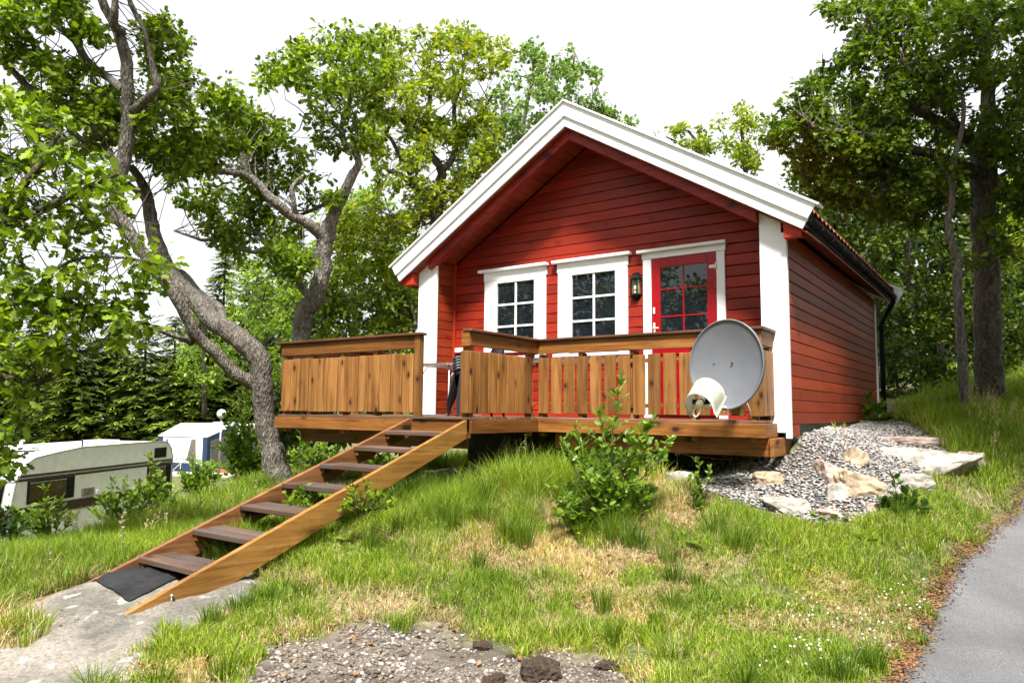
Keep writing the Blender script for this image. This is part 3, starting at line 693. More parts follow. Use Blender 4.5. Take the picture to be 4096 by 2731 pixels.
# steel shoe on the boulder below the front beam
pb = at(1556, 1085, 8.55)
w = MB(); w.tube([(pb[0], pb[1], pb[2]-.05), (pb[0], pb[1], pb[2]+.24)], .011, 8); w.box(pb[0]-.028, pb[0]+.028, pb[1]-.004, pb[1]+.004, pb[2]+.20, pb[2]+.37, .002); w.build('steel_shoe', STEEL, deck)
cb = [at(x, y, 8.75) for x, y in ((1508, 1018), (1540, 1036), (1590, 1047), (1650, 1054), (1700, 1054), (1735, 1044), (1750, 1030))]
w = MB(); w.tube(cb, .0065, 6); setp(w.build('power_cable', CREAM, org=cb[0]), 'pale cable sagging under the front deck beam', 'cable')
# ------------------------------------------------------------------ stairs
st = thing('wooden_staircase', 'open wooden stairs with honey coloured stringers climbing from the bedrock to the deck', 'staircase', (-5.34, 3.0, -1.38))
SS = .3535
def stringer(x0, x1, tip, bend, zoff, mat):
    zu = lambda y: -.078-SS*(6.17-y)+zoff
    pts = [(x0, tip, zu(tip)), (x0, 6.118, zu(6.118)), (x0, 6.118, zu(6.118)-.20), (x0, bend, zu(bend)-.232)]
    w = MB(); w.prism(pts, (x1-x0, 0, 0), .004); return w.build('stringer', mat, st)
stringer(-4.948, -4.900, 2.50, 3.20, -.003, STRM)
stringer(-5.770, -5.722, 2.62, 3.25, .006, wood_mat('inner_stringer', 1, (.42, .20, .085), (.30, .125, .045), (.16, .06, .02), kscale=.45))
for k in range(7):
    y = 3.054+.441*k; z = -1.165+.1568*k
    w = MB(); w.box(-5.7215, -4.9485, y, y+.142, z-.046, z, .006); w.box(-5.7215, -4.9485, y+.147, y+.290, z-.046, z, .006)
    t = w.build('tread', TREADM, st)
    for xa, xb in ((-5.7212, -5.675), (-4.995, -4.9488)): w = MB(); w.box(xa, xb, y+.02, y+.27, z-.092, z-.0465, .003); w.build('cleat', WOOD_Y, t)
w = MB(); w.box(-5.72, -4.95, 6.119, 6.146, -.262, -.105, .004); w.build('top_riser', WOOD_X, st)
w = MB(); w.box(-5.70, -4.90, 6.10, 6.144, -.10, -.0725, .004); w.build('nosing', TREADM, st)
w = MB(); w.tube([(-4.888, 2.86, -1.42), (-4.888, 2.86, -1.285)], .007, 8); w.tube([(-4.888, 2.86, -1.292), (-4.888, 2.86, -1.30)], .014, 6); w.build('anchor_bolt', STEEL, st)
w = MB()
for k in range(26):
    y = 3.1+k*.12; zc = -.078-SS*(6.17-y)-.11+.03*(-1)**k
    w.tube([(-4.8995, y, zc), (-4.8975, y, zc)], .004, 6)
w.build('screw', STEEL, st)
# ------------------------------------------------------------------ door mat on the rock
def rockz(x, y):
    d = np.where(inpoly(x, y, ROCK), 1, -1)*pdist(x, y, ROCK)+(fbm(x*4, y*4, 0, 3, 12)-.5)*.22
    return T(x, y)+.030*np.clip(d/.06, -2, 1)+.10*(fbm(x*2.3, y*2.3, 0, 5, 33)-.45)*np.clip(d/.3, 0, 1)
mc = [hit(x, y)[0][:2] for x, y in ((210, 1343), (318, 1316), (425, 1338), (299, 1395))]
a_, b_ = np.meshgrid(np.linspace(0, 1, 46), np.linspace(0, 1, 34)); mc = np.array(mc)
MX = sum(wt[..., None]*c for wt, c in zip(((1-a_)*(1-b_), a_*(1-b_), a_*b_, (1-a_)*b_), (mc[0], mc[1], mc[2], mc[3])))
mz = np.maximum(rockz(MX[..., 0], MX[..., 1]), T(MX[..., 0], MX[..., 1]))+.012+.004*((np.abs((a_*9+b_*9) % 1-.5)+np.abs((a_*9-b_*9) % 1-.5)))
mz += .02*np.clip(fbm(a_*3, b_*3, 0, 2, 4)-.5, 0, 1)
V = np.stack([MX[..., 0], MX[..., 1], mz], -1).reshape(-1, 3); V = np.vstack([V, V-np.array([0, 0, .012])]); idx = np.arange(a_.size).reshape(a_.shape)
q = np.stack([idx[:-1, :-1], idx[:-1, 1:], idx[1:, 1:], idx[1:, :-1]], -1).reshape(-1, 4)
bd = np.concatenate([idx[0, :], idx[1:, -1], idx[-1, -2::-1], idx[-2:0:-1, 0]]); nb = np.roll(bd, -1)
qq = np.vstack([q, q[:, ::-1]+a_.size, np.stack([bd, bd+a_.size, nb+a_.size, nb], -1)])
setp(link('door_mat', mesh_np('door_mat', V, qq, np.full(len(qq), 4), paint('black_rubber', (.016, .016, .018), .75, .35, bscale=90, bs=.5)), org=V[0]), 'black rubber mat lying on the rock at the foot of the stairs', 'mat')
# ------------------------------------------------------------------ camping table
tb = thing('folding_table', 'white topped folding camping table with aluminium legs on the porch', 'table', (-6.2, 7.5, FZ))
tx0, tx1, ty0, ty1 = -6.53, -5.95, 7.02, 7.85; TZ = .605
w = MB(); w.box(tx0+.012, tx1-.012, ty0+.012, ty1-.012, TZ-.022, TZ+.001, .003); top = w.build('tabletop', WHITE, tb)
w = MB()
ring = []
for cx, cy, a0 in ((tx1-.03, ty0+.03, -math.pi/2), (tx1-.03, ty1-.03, 0), (tx0+.03, ty1-.03, math.pi/2), (tx0+.03, ty0+.03, math.pi)):
    for k in range(5):
        a = a0+k*math.pi/8; ring.append((cx, cy, a))
Rg = []
for cx, cy, a in ring:
    Rg.append([w.bm.verts.new((cx+r*math.cos(a), cy+r*math.sin(a), z)) for r, z in ((.03, TZ-.028), (.03, TZ+.004), (.018, TZ+.004), (.018, TZ-.028))])
for i in range(len(Rg)):
    A, B = Rg[i], Rg[(i+1) % len(Rg)]
    for k in range(4): w.bm.faces.new([A[k], A[(k+1) % 4], B[(k+1) % 4], B[k]])
w.build('edge_trim', ALU, top)
for y in (ty0+.06, ty1-.06):
    w = MB(); zf = FZ+.011
    w.tube([(tx0+.03, y, TZ-.03), (tx0+.03, y, zf+.05), (tx0+.042, y, zf+.015), (tx0+.08, y, zf), (tx1-.08, y, zf), (tx1-.042, y, zf+.015), (tx1-.03, y, zf+.05), (tx1-.03, y, TZ-.03)], .010, 10)
    lg = w.build('leg_frame', STEEL, tb)
    s_ = 1 if y < 7.4 else -1
    w = MB(); w.tube([(tx1-.03, y+s_*.012, TZ-.20), (tx1-.03, y+s_*.17, TZ-.032)], .006, 6); w.build('brace', STEEL, lg)
    w = MB(); w.tube([(tx0+.03, y+s_*.012, TZ-.20), (tx0+.03, y+s_*.17, TZ-.032)], .006, 6); w.build('brace', STEEL, lg)
# ------------------------------------------------------------------ stacked garden chairs
def chair_proto():
    c = thing('garden_chair', 'x', 'chair', (0, 0, 0))
    w = MB(); N = 9; ss = []
    for i in range(N):
        t = i/(N-1); y = -.22+.44*t; hw = .235-.03*t
        ss.append([w.bm.verts.new((u*hw, y, .40-.02*t+.010*(u*u)-(.03*(1-t*5) if t < .2 else 0))) for u in np.linspace(-1, 1, 9)])
    for i in range(N-1):
        for k in range(8): w.bm.faces.new([ss[i][k], ss[i][k+1], ss[i+1][k+1], ss[i+1][k]])
    bmesh.ops.solidify(w.bm, geom=w.bm.faces[:], thickness=.008); w.build('seat', PLAST, c)
    # backrest: arched frame with slots
    w = MB()
    def bp(u, v): return Vector((u, .21+.09*v+.03*(1-(u/.25)**2), .38+v*.42))
    arc = [bp(-.235+.0*1, 0)]+[bp(.235*math.cos(a)*-1*-1 if False else -.235*math.cos(a), .62+.38*math.sin(a)) for a in np.linspace(0, math.pi, 13)]+[bp(.235, 0)]
    w.tube(arc, .018, 8)
    w.build('back_frame', PLAST, c)
    w = MB()
    for u in (-.15, -.09, -.03, .03, .09, .15):
        vt = .62+.38*math.sqrt(max(0, 1-(u/.235)**2)); w.beam(bp(u, .0), bp(u, vt), .038, .006, (0, 1, 0))
    w.build('back_slat', PLAST, c)
    for sx in (-1, 1):
        w = MB(); w.tube([(sx*.235, .24, .60), (sx*.262, .12, .615), (sx*.272, -.02, .61), (sx*.268, -.16, .60), (sx*.258, -.215, .57)], [.02, .024, .027, .027, .02], 8)
        w.prism([(sx*.262, -.20, .60), (sx*.262, -.10, .60), (sx*.245, -.10, .40), (sx*.245, -.225, .40)], (sx*.012, 0, 0), .003)
        w.build('armrest', PLAST, c)
        for y0, y1 in ((-.215, -.29), (.215, .30)):
            w = MB(); pts = []
            for t in np.linspace(0, 1, 8):
                yy = y0+(y1-y0)*t; xx = sx*(.235+.05*t); z = .40*(1-t); wd = .085*(1-t)**1.3+.022
                s2 = 1 if y0 < 0 else -1
                pts.append([w.bm.verts.new(p_) for p_ in ((xx, yy, z), (xx, yy+s2*wd, z), (xx-sx*.008, yy+s2*wd, z), (xx-sx*wd*.9, yy+.004*s2, z), (xx-sx*wd*.9, yy, z))])
            for a, b in zip(pts[:-1], pts[1:]):
                for k in range(5): w.bm.faces.new([a[k], a[(k+1) % 5], b[(k+1) % 5], b[k]])
            w.bm.faces.new(pts[0][::-1]); w.bm.faces.new(pts[-1]); w.build('leg', PLAST, c)
    return c
ch = chair_proto()
names = ['bottom chair of the stack of charcoal plastic garden chairs, its legs standing on the deck', 'second chair from the bottom in the stack of charcoal plastic garden chairs', 'middle chair in the stack of charcoal plastic garden chairs behind the railing', 'second chair from the top in the stack of charcoal plastic garden chairs', 'topmost chair of the charcoal plastic stack, its arched back under the rail']
chs = [ch]+[dup(ch) for _ in range(4)]
for k, c in enumerate(chs):
    c.location = (-5.47-.004*k, 6.98, FZ+.034*k); c.rotation_euler = (0, 0, math.radians(-38)); c['label'] = names[k]; c['group'] = 'stacked garden chairs on the porch'
# ------------------------------------------------------------------ satellite dish
dc = at(1666, 836, 6.93)
nrm = Vector((-.09, -1, .06)).normalized(); upv = (Vector((0, 0, 1))-nrm*nrm.z).normalized(); sx_ = upv.cross(nrm)*-1
def DM(c=dc):
    M = Matrix.Identity(4)
    for i in range(3): M[i][0] = sx_[i]; M[i][1] = upv[i]; M[i][2] = nrm[i]; M[i][3] = c[i]
    return M
dish = thing('satellite_dish', 'large grey satellite dish with cream hooded receiver standing against the front railing', 'satellite dish', tuple(dc))
w = MB(); hwid, hh = .378, .440; prof = []
for t in np.linspace(0.02, 1, 12): prof.append((t, -.075*(1-t*t)))
front = prof+[(1.0, .004), (1.028, .004), (1.036, -.004), (1.036, -.030), (1.0, -.036)]+[(t, -.075*(1-t*t)-.012) for t in np.linspace(.96, .02, 10)]
M = DM() @ Matrix.Diagonal((hwid/1.036, hh/1.036, 1, 1))
w.lathe(front, M, 72, cap=True); refl = w.build('reflector', DISH, dish)
for (px, py), mt in (((1640, 833), STEEL), ((1681, 833), RUST), ((1681, 908), RUST)):
    P_ = at(px, py, 6.9); d_ = Vector(P_).normalized(); # on the bowl surface
    tt = (Vector(dc)-nrm*.06).dot(nrm)/d_.dot(nrm); c_ = d_*tt
    w = MB(); w.tube([c_-nrm*.01, c_+nrm*.008], .0085, 10); w.build('bolt', mt, refl)
# feed arm, hood, receiver
fa = Vector(at(1612, 918, 6.50))
base = Vector(dc)-upv*.43-nrm*.02
w = MB(); w.beam(base-nrm*.06+upv*.02, fa-upv*.055+nrm*-.03, .035, .022, upv, .003); w.build('feed_arm', CREAM, dish)
w = MB(); w.beam(fa-upv*.015-sx_*.115-nrm*.02, fa-upv*.015+sx_*.10-nrm*.02, .022, .045, upv, .003); w.build('bracket_bar', BLACKM, dish)
rn = (Vector(dc)-fa).normalized()
w = MB(); w.tube([fa+rn*.075, fa+rn*.05, fa+rn*.049, fa+rn*.01], [.034, .034, .024, .022], 16); w.tube([fa+rn*.008, fa-rn*.012], .027, 16); w.build('receiver', CREAM, dish)
w = MB(); w.tube([fa-rn*.012, fa-rn*.03], .024, 14); w.build('collar', BLACKM, dish)
w = MB(); w.tube([fa-rn*.03, fa-rn*.045, fa-rn*.085, fa-rn*.095], [.024, .031, .029, .02], 16); w.build('receiver_cap', CREAM, dish)
# hood: half tube open to the front and below
w = MB(); hoodn = (-nrm*.9+Vector((0, 0, .0))).normalized(); ax = (rn*1.0+upv*-.05).normalized()
hx = sx_; hy = ax.cross(hx).normalized()
if hy.z < 0: hy = -hy
G = []
NA, NL = 25, 8
for j in range(NL):
    s = j/(NL-1); c_ = fa+ax*(-.09+.25*s)-hy*.02; r = .130+.022*s
    row = []
    for i in range(NA):
        th = math.pi*1.0*(i/(NA-1)); ext = 0
        u = math.cos(th)*r; v = math.sin(th)*r*1.05
        row.append(c_+hx*u+hy*v)
    skirt = .130*(1.0-.55*s)
    row = [row[0]-hy*skirt*.999+ax*.03]+[row[0]-hy*skirt*.5]+row+[row[-1]-hy*skirt*.5]+[row[-1]-hy*skirt*.999+ax*.03]
    G.append([w.bm.verts.new(p_) for p_ in row])
for j in range(NL-1):
    for i in range(len(G[0])-1):
        f = w.bm.faces.new([G[j][i], G[j][i+1], G[j+1][i+1], G[j+1][i]]); f.smooth = True
bmesh.ops.solidify(w.bm, geom=w.bm.faces[:], thickness=.003); w.build('rain_hood', CREAM, dish)
w = MB(); c_ = fa-upv*.045
w.tube([c_-sx_*.012+nrm*.02, c_-upv*.05-sx_*.008+nrm*.03, c_-upv*.10+sx_*.02+nrm*.035, c_-upv*.112+sx_*.045+nrm*.03, c_-upv*.09+sx_*.072+nrm*.02, c_-upv*.04+sx_*.07, c_-upv*.0+sx_*.035-nrm*.01], .0075, 10); w.build('feed_cable', CREAM, dish)
w = MB(); w.tube([(-2.34, 7.30, .22), (-2.34, 7.30, .66)], .024, 14); w.box(-2.40, -2.28, 7.28, 7.498, .34, .36); w.box(-2.40, -2.28, 7.28, 7.498, .58, .60); w.build('mast', STEEL, dish)
w = MB(); bc = Vector(dc)-nrm*.10; w.beam(bc-upv*.08, bc+upv*.08, .16, .05, nrm, .005); w.beam(bc, Vector((-2.34, 7.29, bc.z)), .06, .06, (0, 0, 1), .004); w.build('back_bracket', STEEL, dish)
w = MB(); p0 = Vector(at(1716, 925, 7.35)); p1 = Vector(at(1727, 961, 7.42)); w.tube([p0+Vector((-.02, 0, .2)), p0+Vector((-.006, 0, .05)), p0, p0*.5+p1*.5+Vector((.008, 0, 0)), p1], .0055, 6); w.build('down_cable', CREAM, dish)
# ------------------------------------------------------------------ vegetation
def leaf_mat(name, dark, mid, light, trans=.38, rough=.5, yellow=None):
    ma = bpy.data.materials.new(name); ma.use_nodes = True; n = ma.node_tree; n.nodes.clear()
    o = n.nodes.new('ShaderNodeOutputMaterial'); p = n.nodes.new('ShaderNodeBsdfPrincipled'); t = n.nodes.new('ShaderNodeBsdfTranslucent'); m_ = n.nodes.new('ShaderNodeMixShader')
    g = n.nodes.new('ShaderNodeNewGeometry')
    st = [(0, dark), (.45, mid), (.93, light)]
    if yellow: st = [(0, dark), (.42, mid), (.85, light), (.97, yellow)]
    r = ramp(n, g.outputs['Random Per Island'], st)
    # clump-scale hue drift
    nz = nd(n, 'ShaderNodeTexNoise', Scale=1.1, Detail=2.0); n.links.new(coords(n, (1, 1, 1), False), nz.inputs['Vector'])
    rr = ramp(n, nz.outputs['Fac'], [(.35, (.78, .84, .72)), (.5, (1, 1, 1)), (.66, (1.16, 1.12, .9))])
    c = mixc(n, 1, r.outputs[0], rr.outputs[0], 'MULTIPLY')
    n.links.new(c, p.inputs['Base Color']); p.inputs['Roughness'].default_value = rough; p.inputs['Specular IOR Level'].default_value = .3
    tcol = mixc(n, 1, c, (1.5, 1.55, .55), 'MULTIPLY'); n.links.new(tcol, t.inputs['Color'])
    m_.inputs[0].default_value = trans
    n.links.new(p.outputs[0], m_.inputs[1]); n.links.new(t.outputs[0], m_.inputs[2]); n.links.new(m_.outputs[0], o.inputs['Surface'])
    return ma
L_OAK = leaf_mat('oak_leaf', (.045, .078, .005), (.120, .190, .011), (.28, .38, .035), .36)
L_OAKN = leaf_mat('near_oak_leaf', (.045, .080, .005), (.120, .190, .010), (.27, .37, .035), .42)
L_OLIVE = leaf_mat('olive_oak_leaf', (.075, .110, .007), (.175, .245, .014), (.31, .40, .04), .40, yellow=(.42, .38, .05))
L_POP = leaf_mat('aspen_leaf', (.07, .13, .035), (.14, .235, .07), (.27, .37, .15), .35, rough=.35)
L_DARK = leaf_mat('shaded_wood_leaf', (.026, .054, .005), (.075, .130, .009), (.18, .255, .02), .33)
L_DEEP = leaf_mat('deep_shade_leaf', (.012, .028, .004), (.034, .064, .006), (.085, .13, .012), .25)  # darkest leaf copy; the depth of shade is put into the colour
L_SHADE = leaf_mat('shaded_leaf', (.016, .034, .004), (.050, .088, .007), (.135, .19, .016), .3)  # leaf copy darkened to carry the wood's shade in its colour
L_BUSH = leaf_mat('bush_leaf', (.07, .125, .014), (.145, .235, .025), (.27, .38, .06), .4)
L_SPRUCE = leaf_mat('spruce_needles', (.016, .032, .005), (.055, .090, .010), (.21, .26, .025), .18)
L_SHRUB = leaf_mat('young_shrub_leaf', (.08, .16, .02), (.15, .26, .035), (.28, .40, .08), .42, rough=.35)
L_DSHRUB = leaf_mat('dark_shrub_leaf', (.025, .06, .012), (.055, .11, .02), (.10, .17, .03), .3, rough=.4)
def bark(name, a, b, c, sc=1.0):
    ma, n, p, o = new_mat(name); c0 = coords(n, (1, 1, .35), False)
    a1 = nd(n, 'ShaderNodeTexNoise', Scale=26.0*sc, Detail=6.0, Roughness=.7, Distortion=.8); n.links.new(c0, a1.inputs['Vector'])
    a2 = nd(n, 'ShaderNodeTexVoronoi', Scale=42.0*sc); n.links.new(c0, a2.inputs['Vector'])
    a3 = nd(n, 'ShaderNodeTexNoise', Scale=4.0, Detail=5.0); n.links.new(coords(n, (1, 1, 1), False), a3.inputs['Vector'])
    r1 = ramp(n, a1.outputs['Fac'], [(.35, a), (.5, b), (.64, c)])
    col = mixc(n, mth(n, 'MULTIPLY', ramp(n, a3.outputs['Fac'], [(.56, (0, 0, 0)), (.64, (1, 1, 1))]).outputs[0], .5), r1.outputs[0], (.21, .225, .18))
    cr_ = ramp(n, a2.outputs['Distance'], [(.0, (.45, .45, .45)), (.35, (1, 1, 1))])
    n.links.new(mixc(n, .8, col, cr_.outputs[0], 'MULTIPLY'), p.inputs['Base Color']); p.inputs['Roughness'].default_value = .9
    bump(n, p, mth(n, 'ADD', a1.outputs['Fac'], a2.outputs['Distance']), .9, .03); return ma
BARK = bark('oak_bark', (.055, .042, .032), (.15, .125, .10), (.29, .265, .23))
BARKP = bark('pale_bark', (.10, .085, .07), (.22, .195, .165), (.38, .355, .315))
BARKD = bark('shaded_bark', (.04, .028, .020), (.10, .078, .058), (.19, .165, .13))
def _tmpl(half_pts, fold=.18):
    hp = np.array(half_pts, float); k = len(hp)
    v = [(0, 0, 0), (0, 1, 0)]; z = lambda x: fold*abs(x)
    R = [(x, y, z(x)) for x, y in hp]; Lf = [(-x, y, z(x)) for x, y in hp]
    V = np.array(v+R+Lf); f1 = [0]+[2+i for i in range(k)]+[1]; f2 = [1]+[2+k+i for i in range(k-1, -1, -1)]+[0]
    return V-np.array([0, .0, 0]), [f1, f2]
T_OAK = _tmpl([(.07, .10), (.20, .22), (.13, .34), (.33, .50), (.19, .60), (.27, .80), (.10, .88)])
T_OVAL = _tmpl([(.20, .22), (.27, .5), (.16, .82)])
T_ROUND = _tmpl([(.30, .15), (.46, .48), (.26, .86)], .1)
V6 = np.array([(0, 0, 0), (.28, .28, .05), (.30, .62, .05), (0, 1, 0), (-.30, .62, .05), (-.28, .28, .05)]); T_HEX = (V6, [[0, 1, 2, 3, 4, 5]])
def nrmz(a): return a/np.maximum(np.linalg.norm(a, axis=-1, keepdims=True), 1e-9)
def leaves(name, pos, tip, nrm, size, tmpl, mat, parent=None, org=None):
    V, F = tmpl; pos = np.asarray(pos); N = len(pos)
    tip = nrmz(tip); nrm = nrmz(nrm-tip*(nrm*tip).sum(-1, keepdims=True)); sx = np.cross(tip, nrm)
    W_ = pos[:, None]+size[:, None, None]*(V[None, :, 0:1]*sx[:, None]+V[None, :, 1:2]*tip[:, None]+V[None, :, 2:3]*nrm[:, None])
    k = len(V); fl = np.concatenate([np.array(f) for f in F]); base = (np.arange(N)*k)[:, None]
    ff = (base+fl[None]).ravel(); lt = np.tile([len(f) for f in F], N)
    return link(name, mesh_np(name, W_.reshape(-1, 3), ff, lt, mat), parent, org)
def sprays(cen, rad, n_per, size, flat=.75, rg=rng, droop=.25):
    """leaf positions in clumps: cen (M,3), rad (M,) -> arrays"""
    M = len(cen); tot = M*n_per; ci = np.repeat(np.arange(M), n_per); rad = rad*.82
    d = nrmz(rg.normal(size=(tot, 3))); r = rg.random(tot)**.55
    off = d*r[:, None]*rad[ci][:, None]; off[:, 2] *= flat
    pos = cen[ci]+off
    out_ = nrmz(off+rg.normal(size=(tot, 3))*.35*rad[ci][:, None]); tip = out_.copy(); tip[:, 2] -= droop
    nr = rg.normal(size=(tot, 3))*.55; nr[:, 2] += .9
    return pos, tip, nr, size*(.5+.85*rg.random(tot))
def mass(poly, D, n, thick, holes=(), rmin=.10, rmax=.24, rg=rng, dvar=None):
    """n clump centres placed inside an outline in image pixels, spread through a rounded depth"""
    P = np.array(poly, float); out_ = []; c = P.mean(0); R_ = np.abs(P-c).max()
    while len(out_) < n:
        k = 400; x = rg.uniform(P[:, 0].min(), P[:, 0].max(), k); y = rg.uniform(P[:, 1].min(), P[:, 1].max(), k)
        ok = inpoly(x, y, P) & (fbm(x/30+D*3, y/24, 0, 2, 77) > .455)
        for hx, hy, hr in holes: ok &= np.hypot(x-hx, y-hy) > hr
        ed = pdist(x, y, P); t = thick*np.sqrt(np.clip(ed/(.35*R_), .04, 1))
        d = D+rg.uniform(-1, 1, k)*t
        for i in np.nonzero(ok)[0]: out_.append((x[i], y[i], d[i]))
    A = np.array(out_[:n]); cen = at(A[:, 0], A[:, 1], A[:, 2]); return cen, rg.uniform(rmin, rmax, n)
def limb(mb, pts, D, jitter=.0, n=9, taper=None):
    """pts: (vx,vy,width px[,dD]); joined smooth tube"""
    P = []; Rr = []
    for p_ in pts:
        d = D+(p_[3] if len(p_) > 3 else 0); P.append(at(p_[0], p_[1], d)); Rr.append(p_[2]/2*d/FV)
    P = np.array(P); Rr = np.array(Rr)
    # catmull-rom resample
    Q, RR = [], []
    for i in range(len(P)-1):
        p0, p1, p2, p3 = P[max(i-1, 0)], P[i], P[i+1], P[min(i+2, len(P)-1)]
        for t in np.linspace(0, 1, 5)[:-1]:
            Q.append(.5*((2*p1)+(-p0+p2)*t+(2*p0-5*p1+4*p2-p3)*t*t+(-p0+3*p1-3*p2+p3)*t**3)); RR.append(Rr[i]*(1-t)+Rr[i+1]*t)
    Q.append(P[-1]); RR.append(Rr[-1]); Q = np.array(Q); RR = np.array(RR)
    RR = RR*(1+.14*(vnoise(np.arange(len(RR))*.9, P[0][0]*3+0*RR, 0, 5)-.5)); Q = Q+(rng.normal(size=Q.shape))*RR[:, None]*.07
    mb.tube(Q, list(RR), n); return Q
def twigs(mb, skel, cen, frac, r0, rg=rng, maxd=1.5):
    S = np.vstack(skel)
    for c in cen[rg.random(len(cen)) < frac]:
        dd = np.linalg.norm(S-c, axis=1); near = np.nonzero(dd < dd.min()+.45)[0]; i = rg.choice(near); L = dd[i]
        if L > maxd or L < .05: continue
        a = S[i]; mid = (a+c)/2+rg.normal(size=3)*L*.17+np.array([0, 0, L*.06])
        mb.tube([a, (a*.55+mid*.45)+rg.normal(size=3)*L*.03, mid, (mid+c)/2+rg.normal(size=3)*L*.05, c], [r0*(.5+L*.5), r0*(.45+L*.35), r0*.6, r0*.45, r0*.25], 5, cap=False)
def tree(name, label, cat, limbs, D, masses, lsize, n_per, tmpl, lmat, bmat, base=None, group=None, twf=.25, twr=.012, rr=(.10, .24), flat=.75):
    b = at(base[0], base[1], D+(base[2] if len(base) > 2 else 0)) if base else at(limbs[0][0][0], limbs[0][0][1], D)
    t = thing(name, label, cat, tuple(b), group=group)
    mb = MB(); sk = [limb(mb, l, D) for l in limbs]
    C, R_ = [], []
    for ms in masses:
        c, r = mass(ms[0], D+ms[1], ms[2], ms[3], ms[4] if len(ms) > 4 else (), rmin=rr[0], rmax=rr[1]); C.append(c); R_.append(r)
    C = np.vstack(C); R_ = np.concatenate(R_)
    twigs(mb, sk, C, twf, twr)
    mb.build('trunk', bmat, t)
    leaves('crown', *sprays(C, R_, n_per, lsize, flat), tmpl, lmat, t)
    return t
# --- gnarled oak in front of the deck's left end
tree('oak_tree', 'gnarled leaning grey oak at the left end of the deck, limbs arching up left', 'tree',
 [[(655,1150,74,0),(640,1095,64,0),(628,1040,52,0),(614,998,50,0),(604,930,47,0),(601,870,47,0),(593,824,50,0),(560,787,50,0),(498,741,44,.1),(436,679,42,.2),(398,637,36,.3),(373,590,33,.4),(353,534,31,.5),(344,480,28,.6),(338,445,24,.6),(317,405,19,.6),(300,383,16,.6)],
  [(600,890,40,0),(581,878,34,0),(540,857,30,-.1),(498,812,28,-.2),(457,776,28,-.3),(432,733,28,-.4),(400,676,25,-.5),(350,610,27,-.5),(315,560,29,-.5),(288,520,30,-.5),(268,488,34,-.5),(270,433,32,-.5),(281,383,32,-.5),(292,317,30,-.5),(293,250,28,-.5),(293,200,27,-.5),(289,133,26,-.5),(274,82,24,-.5),(258,48,22,-.5),(238,10,20,-.5),(225,-40,16,-.5),(215,-110,10,-.5),(225,-180,5,-.5)],
  [(512,740,20,.1),(506,708,19,.3),(477,689,19,.4),(448,662,17,.5),(427,633,14,.6),(398,613,12,.7)],
  [(440,786,18,-.3),(415,775,13,-.5),(394,770,11,-.6),(361,758,6,-.8)],
  [(305,256,24,-.5),(330,236,20,-.6),(350,215,18,-.7),(361,195,17,-.7),(352,165,14,-.7),(345,130,9,-.7),(330,70,8,-.7),(305,20,12,-.6),(295,-20,10,-.6),(310,-80,6,-.6),(330,-130,3,-.6)],
  [(280,75,22,-.5),(262,60,18,-.7),(263,25,17,-.8),(267,-20,14,-.8),(275,-90,8,-.9),(270,-150,4,-1)],
  [(285,210,22,-.5),(262,190,19,-.3),(233,167,18,-.1),(208,150,19,0),(190,124,17,.1),(167,87,16,.2),(135,61,15,.3),(107,45,13,.4),(80,5,12,.4),(70,-30,9,.4),(50,-90,4,.5)],
  [(232,320,22,-.2),(215,295,20,-.2),(200,275,19,-.1),(175,243,18,0),(164,190,17,.1),(153,170,14,.2),(100,127,12,.3),(60,70,9,.4)],
  [(270,395,20,-.3),(255,358,16,-.2),(240,338,16,-.1),(213,333,15,0),(180,315,13,0),(133,262,16,0),(70,207,18,0),(33,167,14,0),(0,140,12,0),(-40,120,10,0)],
  [(172,245,13,0),(143,234,11,0),(110,224,10,.1),(85,212,8,.1)],
  [(270,505,20,-.3),(240,485,14,-.3),(215,470,10,-.3),(197,463,6,-.3)],
  [(290,420,14,.3),(330,455,14,.4),(335,480,12,.4)]],
 9.9,
 [([(290,235),(330,200),(325,50),(395,38),(425,70),(430,130),(420,165),(470,150),(510,175),(545,192),(556,245),(540,280),(500,245),(470,290),(480,330),(460,390),(400,400),(345,380),(300,330)],.3,300,1.0,((455,235,22),(500,275,18))),
  ([(45,185),(70,140),(130,130),(200,150),(280,175),(285,300),(240,330),(200,400),(110,330),(60,260)],.2,190,.9,((90,190,20),(175,170,10))),
  ([(0,-10),(185,-10),(180,35),(130,45),(100,60),(60,45),(0,60)],-.3,75,.7),
  ([(180,45),(225,60),(228,108),(200,105),(178,75)],-.3,22,.3),
  ([(420,345),(500,310),(560,330),(500,380),(430,395)],.9,60,.5),
  ([(0,60),(70,90),(110,140),(40,150),(0,130)],-.2,30,.4),
  ([(-60,-30),(400,-30),(420,-160),(300,-260),(60,-250),(-80,-160)],-.3,170,1.2)],
 .105, 17, T_OAK, L_OAK, BARK, base=(655,1115), twf=.22, twr=.010)
